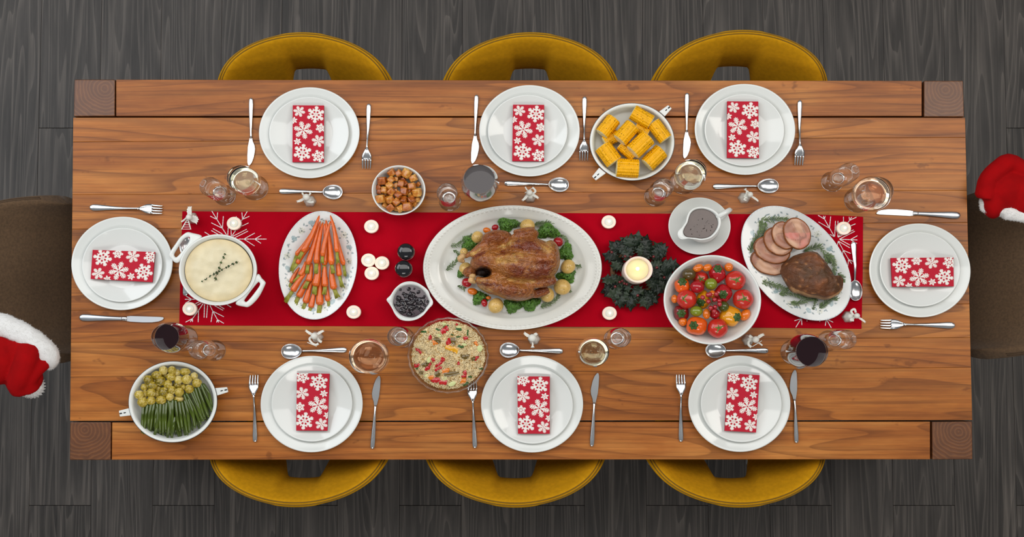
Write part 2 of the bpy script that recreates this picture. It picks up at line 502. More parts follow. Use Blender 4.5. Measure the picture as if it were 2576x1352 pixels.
# ------------------------------------------------------------------ table
table = thing('dining_table', 'long solid wood dining table of orange brown planks with square corner legs', 'table', (P(1308, 676).x, P(1308, 676).y, 0))
TB = parent_world(table)
def quad_board(name, tl, tr, br, bl, th, mat, zt=TZ, g=.0006):
    pts = [P(*tl, zt), P(*tr, zt), P(*br, zt), P(*bl, zt)]
    c = sum(pts, Vector())/4
    pts2 = []
    for q in pts:
        d = q-c
        pts2.append((d.x - math.copysign(g, d.x)*.4, d.y - math.copysign(g, d.y)))
    m = M().prism(pts2, -th, 0)
    o = m.build(name, mat, table, Vector((c.x, c.y, zt))-TB, smooth=False)
    bevel(o, .0008, 2); return o
def edge_x(side, y):
    return (184 + (175-184)*(y-295)/(1157-295)) if side == 0 else (2428 + (2446-2428)*(y-295)/(1060-295))
seams = [(296,296), (357,346), (490,479), (577,560), (677,662), (781,765), (862,850), (949,925), (1060,1058)]
for i in range(len(seams)-1):
    a, b = seams[i], seams[i+1]
    quad_board('plank', (edge_x(0,a[0]), a[0]), (edge_x(1,a[1]), a[1]), (edge_x(1,b[1]), b[1]), (edge_x(0,b[0]), b[0]), .04, 'table_wood', g=.0002)
quad_board('side_rail', (292,200), (2319,203), (2319,292.5), (292,292.5), .05, 'rail_wood')
quad_board('side_rail', (282,1063), (2340,1061), (2340,1157), (281,1158), .05, 'rail_wood')
for q in (((187,200),(289,200),(288,292),(185,293)), ((2325,203),(2423,203),(2426,294),(2325,294)),
          ((176,1063),(279,1063),(278,1158),(175,1158)), ((2345,1062),(2446,1061),(2447,1156),(2346,1157))):
    pts = [P(*p_) for p_ in q]; c = sum(pts, Vector())/4
    m = M().prism([(p_.x-c.x, p_.y-c.y) for p_ in pts], -TZ+.007, -.001)
    o = m.build('table_leg', 'end_grain', table, Vector((c.x, c.y, TZ))-TB, smooth=False); bevel(o, .002, 2)

# ------------------------------------------------------------------ chairs
def sp(x, p): return math.copysign(abs(x)**p, x)
def chair_proto(name, label, fab, seam, sx, sy, loc, rotz, group=None, by=-.236, zb=.55, cut=True):
    t = thing(name, label, 'chair', loc, group); t.rotation_euler.z = rotz
    sq = lambda q: (q[0]*sx, q[1]*sy, q[2])
    HW, SAG = .246, .128
    def frame(u):
        a = abs(u)
        e = max(0.0, 1-a**9)**.5
        x = HW*u; curve = SAG*(.75*a**2+.25*a**6 if cut else .35*a**2+.65*a**9)
        ax_ = abs(x); w1 = min(1, max(0, (ax_-.046)/.030)); w1 = w1*w1*(3-2*w1) if cut else 1
        w2 = min(1, max(0, (ax_-.150)/.05)); w2 = w2*w2*(3-2*w2)
        b = Vector((x*.97, by+.058*w1-.022*w2+curve*.98, zb-.075*w1+.05*w2)); tp = Vector((x, -.285+curve, .735-.02*a**2))
        mid = (b+tp)/2; up = (tp-b); h = up.length*e; up.normalize()
        # surface normal, facing forward and up
        tx = Vector((HW, SAG*(1.5*u+1.5*sp(u,5))*.96, .02*u)).normalized()
        nr = tx.cross(up).normalized()
        if nr.y < 0: nr = -nr
        return mid, up, h, nr
    NU, NL = 120, 40; rows = []
    TH = .030
    for i in range(NU+1):
        u = -1 + 2*i/NU
        u = math.sin(u*PI/2)*.999
        mid, up, h, nr = frame(u); row = []
        hh = max(h/2, .012)
        for k in range(NL):
            a = 2*PI*k/NL
            ca, sa = sp(math.cos(a), .35), sp(math.sin(a), .55)
            # padded belly in front
            belly = .010*max(0, math.sin(a))*(1-ca*ca)
            row.append(mid + up*(hh*ca) + nr*(TH/2*sa+belly))
        rows.append(row)
    m = M().grid(rows, closed=True, cap0=True, cap1=True).xf(sq)
    m.build('backrest', fab, t, (0,0,0))
    for off in (-.15, .32):
        path = []
        for i in range(57):
            u = math.sin((-1+2*i/56)*PI/2)*.985
            mid, up, h, nr = frame(u)
            path.append(sq(mid + up*(h/2+.0004 - (0.0 if off < .2 else .001)) + nr*(TH/2*off)))
        M().tube(path, .0017, n=6).build('seam', seam, t, (0,0,0))
    # curved straps that join backrest and seat
    for s in (-1, 1):
        path = smooth_path([(s*.112,by+.048,zb-.05), (s*.104,by+.058,zb-.085), (s*.096,by+.075,.452), (s*.09,-.12,.440), (s*.078,-.05,.436)], 14)
        M().tube([sq(q) for q in path], [.030]*15, .012, n=16).build('back_support', fab, t, (0,0,0))
    rows = []
    for (r, z) in ((0,.40), (.8,.402), (.95,.41), (1,.425), (.96,.441), (.85,.449), (.5,.446), (0,.443)):
        rows.append([sq((sp(math.cos(a), .8)*.215*r, sp(math.sin(a), .8)*.190*r+.05, z)) for a in (2*PI*k/40 for k in range(40))])
    M().grid(rows, closed=True).build('seat', fab, t, (0,0,0))
    for (x, y) in ((-1,-1), (1,-1), (-1,1), (1,1)):
        path = [(x*.11, y*.11+.03, .41), (x*.135, y*.17+.0, .22), (x*.158, y*.222, .008)]
        M().tube([sq(q) for q in path], [.019,.016,.012], n=10).build('leg', 'chair_white', t, (0,0,0))
    return t
RIM = -.285
def chair_loc(px, py, rotz, sx, sy):
    w = P(px, py, .737)
    lx, ly = 0, (RIM-.014)*sy
    c, s = math.cos(rotz), math.sin(rotz)
    return (w.x - (lx*c-ly*s), w.y - (lx*s+ly*c), .006)
GC = 'mustard chairs around the dining table'
spots = [(760,76,PI,'behind the place setting by the fried potato bowl'), (1335,76,PI,'opposite the roast chicken on the corn side'), (1869,70,PI,'on the gravy boat side of the corn dish'),
         (742,1282,0,'below the plate next to the green bean dish'), (1297,1283,.0,'below the plate next to the couscous bowl'), (1863,1283,0,'below the plate in front of the tomato bowl')]
proto = None
for (px, py, rz, w) in spots:
    loc = chair_loc(px, py, rz, 1, YS)
    lab = 'mustard yellow fabric chair ' + w
    if proto is None:
        proto = chair_proto('dining_chair', lab, 'mustard_fabric', 'mustard_seam', 1, YS, loc, rz, GC)
    else:
        c = copy_tree(proto); c.location = loc; c.rotation_euler.z = rz; c['label'] = lab
a = chair_proto('dining_chair', 'brown fabric chair at the table end next to the mashed potato pot', 'brown_fabric', 'brown_seam', YS, 1, chair_loc(-122, 695, -PI/2, YS, 1), -PI/2, 'brown chairs at the table ends', -.098, .52, False)
b = copy_tree(a); b.location = chair_loc(2747, 684, PI/2, YS, 1); b.rotation_euler.z = PI/2
b['label'] = 'brown fabric chair at the table end next to the sliced roast platter'

# ------------------------------------------------------------------ santa hats hung over the brown chairs
def hat(name, label, body, trim, pom, z, loc_px, furseed, extra=None):
    og = P(*loc_px, z)
    t = thing(name, label, 'hat', og, 'santa hats on the end chairs')
    parts = []
    for b_ in body:
        if b_[0] == 'e':
            _, x, y, dz, rx, ry, rz, rot = b_
            c = P(x, y, z+dz); parts.append(M().ell(c, rx*U(z), ry*U(z), rz, -math.radians(rot), 24, 14))
        else:
            _, pts, ru, rv = b_
            parts.append(M().tube(smooth_path([tuple(P(x, y, z+dz)) for (x, y, dz) in pts], 14), ru, rv, 14))
    sk = union(parts, .0035, 5)
    sk.xf(lambda q: q + Vector((0,0,1))*(.003*noise.noise(q*20)))
    sk.world('hat_body', 'red_velvet', og, t)
    rnd = random.Random(furseed)
    def fur(path, ru, rv, nm):
        m = M(); path = [tuple(P(x, y, z+dz)) for (x, y, dz) in path]
        sp_ = smooth_path(path, 30)
        rr = smooth_path([(q,) for q in ru], 30); rr = [q[0]*U(z) for q in rr]
        m.tube(sp_, rr, [q*rv for q in rr], 22)
        m.xf(lambda q: q + Vector((noise.noise(q*90), noise.noise(q*90+Vector((9,9,9))), noise.noise(q*90+Vector((3,1,7)))))*.0035)
        nv = len(m.v); base = m.v[:nv]
        F = list(m.f[:len(sp_)*22-22])
        for _ in range(11000):
            q4 = F[rnd.randrange(len(F))]
            if len(q4) != 4: continue
            A, B, C_, D = (base[k] for k in q4); e, f = rnd.random(), rnd.random()
            q = A.lerp(B, e).lerp(D.lerp(C_, e), f)
            nr = (B-A).cross(D-A)
            if nr.length < 1e-9: continue
            nr.normalize(); k = min(range(0, len(sp_), 3), key=lambda j: (Vector(sp_[j])-q).length_squared)
            if nr.dot(q-Vector(sp_[k])) < 0: nr = -nr
            tg = Vector((rnd.uniform(-1,1), rnd.uniform(-1,1), rnd.uniform(-1,1))); tg = (tg-nr*tg.dot(nr)).normalized()
            d = (nr*rnd.uniform(.1, .5)+tg).normalized()
            s = d.cross(nr).normalized()*.00038
            L = rnd.uniform(.004, .008)
            m.add([q-nr*.001-s, q-nr*.001+s, q+d*L], [(0,1,2)])
        m.world(nm, 'white_fur', og, t, merge=False)
    fur(*trim, 'fur_trim')
    if pom:
        x, y, dz, r = pom
        c = P(x, y, z+dz)
        m = M().ell(c, r*U(z), r*U(z)*.93, r*U(z), 0, 24, 16, lambda d: 1+.08*noise.noise(d*6))
        base = list(m.v)
        for q in base:
            for _ in range(2):
                d = ((q-c).normalized()+Vector((rnd.uniform(-.5,.5), rnd.uniform(-.5,.5), rnd.uniform(-.5,.5)))).normalized()
                s = d.cross(Vector((rnd.random(), rnd.random(), rnd.random()))).normalized()*.0008
                m.add([q-s, q+s, q+d*.005], [(0,1,2)])
        m.world('pompom', 'white_fur', og, t, merge=False)
hat('santa_hat', 'red santa hat with white pompom hanging on the chair by the mashed potato',
    [('e', -10, 905, .0, 70, 65, .05, 0), ('e', 55, 890, .0, 62, 40, .035, 30), ('t', [(75,870,.02),(60,920,.035),(45,965,.02),(60,985,.0)], [.028,.032,.032]+[.030]*10+[.024,.018], [.02]*15),
     ('t', [(112,905,.0),(85,930,.02),(70,960,.015),(80,985,0)], [.012]+[.026]*13+[.02], [.018]*15), ('e', 62, 958, -.005, 48, 38, .03, -20), ('e', 0, 930, -.005, 38, 34, .03, 0)],
    ([(-60,812,.0),(0,817,.012),(50,836,.015),(95,866,.012),(122,897,.0),(121,920,-.015)], [28,29,27,27,28,17], .8), (79, 972, -.02, 31), .78, (60, 900), 5)
hat('santa_hat', 'red santa hat without visible pompom on the chair by the sliced roast',
    [('e', 2530, 478, .0, 62, 55, .055, 0), ('e', 2500, 500, .0, 30, 52, .04, 5), ('t', [(2480,500,.01),(2487,455,.02),(2515,425,.025),(2541,412,.02),(2580,440,.01)], [.022,.03]+[.027]*12+[.03], [.03]*15), ('e', 2580, 490, .0, 60, 62, .06, 0)],
    ([(2475,500,.0),(2474,514,.0),(2486,528,.0),(2515,530,.008),(2550,538,.012),(2620,545,.012)], [4,9,11,14,18,22], .9), None, .78, (2530, 480), 9)

# ------------------------------------------------------------------ table runner with stitched snowflakes
runner_pts = [(459,532),(600,533),(900,534),(1300,536),(1700,538),(2050,540),(2120,543),(2171,546),(2170,690),(2167,828),(1900,825),(1500,823),(1100,822),(800,821),(451,819),(454,690)]
RZ = .0016
og = P(1310, 680, TZ)
run = M().prism([(q.x-og.x, q.y-og.y) for q in (P(*a_) for a_ in runner_pts)], .0002, RZ).build('table_runner', 'runner_red', None, og, smooth=False)
tag(run, 'red cloth table runner with white stitched snowflakes along the table middle', 'table runner')
bevel(run, .0006, 1)
cr2 = crop(9.908, 440, 520); cr3 = crop(9.908, 440, 740); cr5 = crop(8.453, 2040, 520); cr6 = crop(13.558, 1990, 790)
flake1 = [[cr2(*a_) for a_ in s_] for s_ in (
    [(920,110),(1050,325),(1185,545),(1290,710)], [(1065,145),(1050,325)], [(880,240),(1050,325)], [(1208,240),(1185,545)], [(905,405),(1185,545)], [(945,550),(1190,690)], [(905,597),(1080,695)],
    [(740,637),(860,712)], [(570,693),(660,748)], [(1330,520),(1318,720)], [(1400,570),(1405,735)], [(1515,595),(1420,735)], [(1795,565),(1440,745)], [(1825,612),(1500,775)],
    [(1590,812),(2285,812)], [(1720,812),(1990,662)], [(1720,812),(1985,985)], [(1990,812),(2150,722)], [(1990,812),(2145,920)], [(1670,145),(1685,320),(1655,355)], [(1805,120),(1685,320)], [(1860,242),(1685,320)], [(1838,408),(1665,490)], [(1530,245),(1530,300)])]
flake2 = [[cr3(*a_) for a_ in s_] for s_ in (
    [(270,50),(425,135)], [(250,135),(510,135)], [(425,135),(260,235)], [(515,245),(610,195)], [(550,285),(660,225)], [(705,240),(590,410),(440,615)], [(590,410),(580,705)], [(440,615),(265,705)], [(430,625),(385,700)], [(440,625),(440,700)],
    [(740,255),(728,595)], [(815,280),(790,600)], [(875,285),(945,430),(1060,640)], [(945,430),(1220,570)], [(945,430),(900,705)], [(1060,640),(1220,735)], [(1055,650),(1040,715)], [(1060,650),(1095,715)], [(990,290),(1200,410)], [(1100,290),(1232,375)], [(1295,265),(1405,330)], [(1510,230),(1575,270)])]
flake3 = [[cr5(*a_) for a_ in s_] for s_ in (
    [(150,185),(290,270),(390,450),(500,645)], [(262,200),(290,270)], [(303,200),(290,270)], [(420,210),(395,455)], [(158,327),(390,460)], [(523,305),(505,640)], [(400,590),(500,645)], [(575,305),(572,650)], [(692,215),(692,330)], [(970,225),(822,295),(780,350)], [(812,220),(822,295)], [(868,225),(822,295)],
    [(950,367),(840,412)], [(908,495),(575,655)], [(935,525),(605,695)], [(605,697),(990,712)], [(840,705),(990,620)], [(840,705),(980,790)], [(605,697),(830,820)], [(580,735),(830,880)], [(580,735),(685,930),(800,1125),(870,1220)], [(580,735),(563,830)], [(685,930),(850,1000)], [(685,930),(672,1015)], [(800,1125),(785,1265)], [(800,1125),(900,1170)], [(612,605),(580,650)])]
flake4 = [[cr6(*a_) for a_ in s_] for s_ in ([(110,240),(345,165)], [(160,465),(345,165)], [(368,390),(360,165)], [(545,260),(545,220)], [(978,275),(985,230)], [(1165,410),(1200,185)], [(1375,485),(1200,185)], [(1435,290),(1220,185)])]
for fl_ in (flake1, flake2, flake3, flake4):
    m = M()
    for s_ in fl_:
        pts = []
        for a_, b_ in zip(s_, s_[1:]):
            n_ = max(2, int(math.dist(a_, b_)/3.2))
            pts += [(a_[0]+(b_[0]-a_[0])*i/n_, a_[1]+(b_[1]-a_[1])*i/n_) for i in range(n_)]
        pts.append(s_[-1])
        path = [P(x, y, TZ+RZ+.0004) for x, y in pts]
        rr = [.00135 if i % 2 else .00095 for i in range(len(path))]
        m.tube(path, rr, [.0009]*len(path), 6)
    o = m.world('snowflake_stitching', 'thread_white', og, run, kind='stuff')

# ------------------------------------------------------------------ plates and napkins
SET = dict(A='by the fried potato bowl', B='across from the roast chicken beside the corn', C='behind the gravy boat beside the corn', D='at the table end by the mashed potato',
           E='at the table end by the sliced roast', F='next to the green bean dish', G='next to the couscous bowl', H='in front of the tomato bowl')
def plate_prof(R, h, well, t=.004):
    return [(0,0), (well*.95,0), (well,.003), (R*.97,h-.003), (R,h-.0015), (R,h), (R*.985,h+.0006), (R*.965,h-.0004), (well*1.14,.0085), (well*1.04,.0066), (well*.97,.0052), (well*.9,.005), (0,.005)]
dinner = dict(A=(778,334), B=(1332,329), C=(1874,325.5), D=(307,663), E=(2314,680.5), F=(784,1017), G=(1338.5,1017), H=(1860,1016))
side = dict(A=(776.6,334), B=(1327.5,329), C=(1873.4,326.4), D=(306,666.7), E=(2315.5,677.8), F=(784,1015.6), G=(1339.6,1020.6), H=(1865.5,1017))
m1 = m2 = None
RYD = dict(A=116.5, B=117, C=116.5, D=118, E=118.5, F=120, G=120.5, H=120)
for k in 'ABCDEFGH':
    c = P(*dinner[k], TZ+.021); ry = RYD[k]/127.5
    m = M().lathe(plate_prof(127.5*U(TZ+.021), .021, .083), 96, 1, ry)
    o = m.build('dinner_plate', 'china', None, (c.x, c.y, TZ+.0003)); tag(o, 'large white dinner plate ' + SET[k], 'plate', 'white dinner plates')
    c2 = P(*side[k], TZ+.028)
    prof = plate_prof(101.3*U(TZ+.028), .018, .064)
    o = M().lathe(prof, 96, 1, ry).build('side_plate', 'china', None, (c2.x, c2.y, TZ+.0058)); tag(o, 'smaller white plate stacked on the dinner plate ' + SET[k], 'plate', 'white side plates')

def seg_d(px, py, ax, ay, bx, by):
    dx, dy = bx-ax, by-ay; L = dx*dx+dy*dy
    t = 0 if L == 0 else max(0, min(1, ((px-ax)*dx+(py-ay)*dy)/L))
    return math.hypot(px-ax-t*dx, py-ay-t*dy)
def flake(kind, x, y, R, rot):
    """0 red .. 1 white"""
    r = math.hypot(x, y)
    if r > R*1.06: return 0
    a = (math.atan2(y, x)-rot) % (PI/3)
    if a > PI/6: a -= PI/3
    X, Y = r*math.cos(a)/R, abs(r*math.sin(a))/R
    d = 9
    if kind == 'fern':
        d = min(d, seg_d(X, Y, .12, 0, .97, 0)-.028)
        d = min(d, seg_d(X, Y, .12, .0, .36, .07)-.03)
        for x0, L in ((.34,.26), (.54,.27), (.74,.20)):
            d = min(d, seg_d(X, Y, x0, 0, x0+L*.70, L*.76)-.034)
    elif kind == 'star':
        q = (.40*math.cos(PI/6), .40*math.sin(PI/6))
        d = min(d, seg_d(X, Y, .98, 0, *q)-.075)
        d = min(d, abs(r/R-.14)-.06)
    else:
        d = min(d, seg_d(X, Y, .62, 0, .96, 0)-.04)
        for x0, L in ((.68,.17), (.80,.16)):
            d = min(d, seg_d(X, Y, x0, 0, x0+L*.6, L*.85)-.04)
        q = (.52*math.cos(PI/6), .52*math.sin(PI/6))
        d = min(d, seg_d(X, Y, .66, 0, *q)-.045)
        d = min(d, seg_d(X, Y, *q, .70*math.cos(PI/6), .70*math.sin(PI/6))-.04)
        d = min(d, seg_d(X, Y, .33, 0, .45, .11)-.026); d = min(d, seg_d(X, Y, .45, .11, .58, 0)-.026)
        d = min(d, abs(abs(X-.45)/.07+Y/.05-1)*.03-.014)
        q2 = (.15*math.cos(PI/6), .15*math.sin(PI/6))
        d = min(d, seg_d(X, Y, .30, 0, *q2)-.024)
        d = min(d, abs(r/R-.08)-.022)
    return 1 if d < 0 else max(0, 1-d*R/.9)
# print, in napkin pixels of 79 x 154
V1 = [((260-127)/7.955, (250-125)/7.955, 120/7.955, 'fern', 1.9), ((595-127)/7.955, (312-125)/7.955, 185/7.955, 'lace', 1.45), ((150-127)/7.955, (430-125)/7.955, 70/7.955, 'star', 1.4), ((342-127)/7.955, (630-125)/7.955, 196/7.955, 'fern', 1.82),
      ((695-127)/7.955, (585-125)/7.955, 100/7.955, 'lace', 1.4), ((228-127)/7.955, (862-125)/7.955, 74/7.955, 'star', 1.85), ((650-127)/7.955, (850-125)/7.955, 135/7.955, 'fern', 1.86), ((330-127)/7.955, (1085-125)/7.955, 187/7.955, 'lace', 1.42), ((655-127)/7.955, (1160-125)/7.955, 138/7.955, 'lace', 1.85)]
V2 = [((215-98)/8.445, (140-62)/8.445, 145/8.445, 'lace', 1.8), ((555-98)/8.445, (250-62)/8.445, 195/8.445, 'lace', 1.42), ((215-98)/8.445, (490-62)/8.445, 145/8.445, 'fern', 1.8), ((668-98)/8.445, (490-62)/8.445, 80/8.445, 'star', 1.35), ((555-98)/8.445, (745-62)/8.445, 215/8.445, 'fern', 1.82),
      ((165-98)/8.445, (785-62)/8.445, 110/8.445, 'lace', 1.5), ((275-98)/8.445, (1080-62)/8.445, 200/8.445, 'lace', 1.42), ((760-98)/8.445, (955-62)/8.445, 80/8.445, 'star', 1.3), ((640-98)/8.445, (1145-62)/8.445, 135/8.445, 'fern', 1.78)]
WH, RD, DK = (.84,.81,.75), lin('#b80f2b'), lin('#a90d26')
NX, NY = 118, 214
def print_cols(V, ar):
    cols = []
    for j in range(NY+1):
        for i in range(NX+1):
            x, y = 80*i/NX, 145*j/NY; w = 0
            for (fx_, fy_, R, kd, rot) in V:
                if abs(x-fx_) < R*1.1 and abs(y-fy_)/ar < R*1.15:
                    w = max(w, flake(kd, x-fx_, (fy_-y)/ar, R, rot))
            cols.append(tuple(RD[q]+(WH[q]-RD[q])*w for q in range(3)))
    return cols
COLS = {1: print_cols(V1, .93), 2: print_cols(V2, .93)}
def napkin(k, quad, var):
    """quad: pixel corners of the print's top-left, top-right, bottom-right, bottom-left"""
    zt = TZ+.0292
    q = [P(*a_, zt) for a_ in quad]; c = sum(q, Vector())/4
    t = thing('napkin', 'red snowflake napkin on the plates ' + SET[k], 'napkin', (c.x, c.y, TZ+.0236), 'snowflake napkins')
    m = M(); rows = []
    for j in range(NY+1):
        v = j/NY; a_, b_ = q[0].lerp(q[3], v), q[1].lerp(q[2], v); row = []
        for i in range(NX+1):
            p_ = a_.lerp(b_, i/NX)
            row.append((p_.x-c.x, p_.y-c.y, .0056))
        rows.append(row)
    m.grid(rows); n0 = len(m.v)
    m.build('printed_face', 'napkin_print', t, (0,0,0), col=COLS[var], merge=False, smooth=False)
    ly = M()
    for i in range(4):
        w = 1-.008*((i*7) % 3)
        pts = [((p_.x-c.x)*w, (p_.y-c.y)*w) for p_ in q]
        ly = M().prism(pts, .0001+.0013*i, .0013*i+.0013+(.0001 if i == 3 else 0))
        ly.build('folded_layer', 'napkin_side', t, (0,0,0), smooth=False)
napkin('A', [(736.5,265),(815,265.5),(814.5,408),(735.5,408)], 1)
napkin('B', [(1290.5,263.5),(1369,264),(1368.5,406),(1288.5,405.5)], 1)
napkin('C', [(1829.5,255),(1907.5,255.5),(1909.5,398),(1829,397.5)], 1)
napkin('D', [(390,634.5),(383,710.5),(228,702),(233,629)], 2)
napkin('E', [(2398.5,648),(2399.5,721),(2245,722),(2241,649.5)], 2)
napkin('F', [(747,939.5),(829,941),(823.5,1084.5),(745,1084)], 2)
napkin('G', [(1301.5,947.5),(1383,948),(1383,1092),(1303,1092)], 2)
napkin('H', [(1832,939.5),(1911,944.5),(1902,1089),(1823,1084.5)], 2)
# ------------------------------------------------------------------ cutlery
u0 = U(TZ)
class Cut:
    def __init__(self, e0, e1, flip=1, z=TZ):
        self.w0 = P(*e0, z); w1 = P(*e1, z); d = w1-self.w0
        self.L = d.length; self.ex = d.normalized(); self.ey = Vector((-self.ex.y, self.ex.x, 0))*flip
        self.c = (self.w0+w1)/2; self.c.z = z
    def __call__(self, s, w, h):          # fraction of length, px across, metres up
        return self.w0 + self.ex*(s*self.L) + self.ey*(w*u0) + Vector((0,0,h))
def knife(k, e0, e1, flip, style):
    T = Cut(e0, e1, flip)
    t = thing('table_knife', 'steel table knife beside the plates ' + SET[k], 'knife', T.c, 'table knives')
    if style == 1:
        prof = [(0,1.5),(.008,4.2),(.03,5.7),(.1,6.3),(.25,5.4),(.4,4.0),(.5,3.0),(.56,3.0),(.60,3.2)]
        L_ = [(.58,-3.2),(.64,-5.2),(.72,-7.8),(.84,-8.8),(.95,-8.6),(.985,-7.2)]; R_ = [(1,-4.5),(.985,-1),(.95,3.2),(.88,7.6),(.80,10.2),(.75,11),(.70,9.6),(.64,5.2),(.58,3.2)]
    else:
        prof = [(0,2),(.012,6.6),(.04,8.8),(.1,9.2),(.2,7.8),(.35,5.9),(.48,5.0),(.53,5.4),(.56,5.6)]
        L_ = [(.55,-5.6),(.60,-7.4),(.75,-8.6),(.86,-7.9),(.94,-5.0),(.98,-1.5)]; R_ = [(1,3.5),(.99,6.2),(.95,7.0),(.8,7.2),(.6,7.4),(.55,5.6)]
    path = [T(s, 0, .0042) for s, w in prof]
    M().tube(path, [w*u0 for s, w in prof], [.0022]+[.0036]*(len(prof)-3)+[.002,.0014], 14).world('handle', 'steel' if style == 1 else 'steel_matte', T.c, t)
    pts = [T(s, w, 0) for s, w in L_+R_]
    m = M().prism([(q.x, q.y) for q in pts], TZ+.0030, TZ+.0046)
    o = m.world('blade', 'steel' if style == 1 else 'steel_matte', T.c, t, smooth=False); bevel(o, .0005, 1)
    if style == 2:
        M().tube([T(s, 0, .004) for s in (.50,.515,.55,.562)], [4.9*u0,5.7*u0,6.0*u0,5.4*u0], .0034, 14).world('bolster', 'steel', T.c, t)
def fork(k, e0, e1, style):
    T = Cut(e0, e1)
    t = thing('table_fork', 'steel table fork beside the plates ' + SET[k], 'fork', T.c, 'table forks')
    zc = lambda s: .004 + (.012*math.sin(min(1, max(0, (s-.45)/.55))*PI)**1.3 if s > .45 else 0)
    hw = [(0,1.8),(.01,4.6),(.04,6.0),(.1,6.2),(.25,5.2),(.42,3.8),(.55,2.6),(.66,2.4),(.72,3.2)] if style == 1 else [(0,2),(.012,6),(.05,8.4),(.1,8.6),(.22,6.8),(.4,4.4),(.55,3.0),(.66,2.8),(.70,3.8)]
    mt = 'steel' if style == 1 else 'steel'
    M().tube([T(s, 0, zc(s)) for s, w in hw], [w*u0 for s, w in hw], [.002]+[.0028]*(len(hw)-2)+[.0018], 14).world('handle', mt, T.c, t)
    m = M(); rows = []
    HW = 12.4
    for s, w in ((.69,3.0),(.72,4.6),(.75,7.6),(.78,10.4),(.81,12.0),(.84,HW),(.868,HW)):
        rows.append([T(s, w*x, zc(s)+.0008+.0012*abs(x)+dz) for x, dz in ((-1,0),(-.5,0),(0,0),(.5,0),(1,0),(1,-.0016),(.5,-.0016),(0,-.0016),(-.5,-.0016),(-1,-.0016))])
    m.grid(rows, closed=True, cap0=True, cap1=True)
    for i in range(4):
        x = -HW+2.35 + i*(2*HW-4.7)/3
        ss = (.855,.88,.92,.96,.99,1.0)
        m.tube([T(s, x*(1-.06*(s-.86)/.14), zc(s)+.0004+.001*abs(x)/HW) for s in ss], [2.45*u0,2.4*u0,2.2*u0,1.9*u0,1.4*u0,.5*u0], .0009, 8)
    m.world('tines', mt, T.c, t)
def spoon(k, where, e0, e1, bw, bl, z=TZ):
    T = Cut(e0, e1, 1, z)
    t = thing('table_spoon', 'steel soup spoon ' + where, 'spoon', T.c, 'soup spoons')
    L = T.L/u0; s1 = 1-bl/L
    zc = lambda s: .0035 + .010*math.sin(min(1, s/s1)*PI*.9)**2*(.6 if s < s1*.6 else 1)
    hw = [(0,2.2),(.012,5.4),(.05,7.2),(.1,7.0),(.22,5.6),(.4,3.8),(.58,2.9),(s1-.04,2.8),(s1+.02,4.5)]
    M().tube([T(s, 0, zc(s)) for s, w in hw], [w*u0 for s, w in hw], [.0016]+[.0024]*(len(hw)-2)+[.0016], 14).world('handle', 'steel', T.c, t)
    cen = T(s1+bl/L/2, 0, .0062)
    m = M().lathe([(0,-.0058),(.5,-.0046),(.8,-.0012),(.95,.0024),(1,.0040),(.985,.0046),(.95,.0040),(.86,.0012),(.7,-.0014),(.45,-.0034),(.2,-.0043),(0,-.0045)], 40, bl/2*u0, bw/2*u0, math.atan2(T.ex.y, T.ex.x), cen, lambda r, zz, a: (r*(1+.10*math.cos(a)**3*(-1)-.02), zz))
    m.world('bowl', 'steel', T.c, t)
knife('A', (632.5,247.5), (631.5,418), 1, 1)
knife('B', (1199,239.5), (1193,413), 1, 1)
knife('C', (1728,235), (1726,400), 1, 1)
knife('D', (201,799.5), (413.5,805), 1, 2)
knife('E', (2414,543), (2203,533.5), 1, 2)
knife('F', (937,1130), (950,945.5), 1, 1)
knife('G', (1488.5,1124), (1499,938), 1, 1)
knife('H', (2003,1115), (1994.5,930.5), 1, 1)
fork('A', (928.3,262), (922.7,426), 1); fork('B', (1470.5,244), (1468,405), 1); fork('C', (2011.5,253), (2008,417), 1)
fork('D', (227,522.5), (410.5,528.5), 2); fork('E', (2401,819.5), (2213,816), 2)
fork('F', (642.3,1112.5), (640.3,943), 1); fork('G', (1195,1128), (1187.5,957), 1); fork('H', (1712.8,1112), (1711,942), 1)
spoon('A', 'lying below the plates ' + SET['A'], (703,482), (866,485), 38, 51)
spoon('B', 'lying between the plates and the roast chicken platter', (1269,461.5), (1433.5,467), 38, 52)
spoon('C', 'lying behind the gravy boat saucer', (1793,470), (1960,469), 38, 54)
spoon('F', 'lying above the plates ' + SET['F'], (873,881), (706,885.5), 39, 52)
spoon('G', 'lying beside the couscous bowl in front of the chicken platter', (1416,884), (1254,881), 39, 50)
spoon('H', 'lying partly under the rim of the tomato bowl', (1932,883), (1770,881.5), 39, 52)
spoon('E', 'lying upright on the runner by the sliced roast platter', (2146.5,608.5), (2150.5,761), 34, 53, TZ+RZ)
spoon('D', 'half hidden beneath the mashed potato pot', (467,745), (470,594), 32, 52, TZ+RZ)

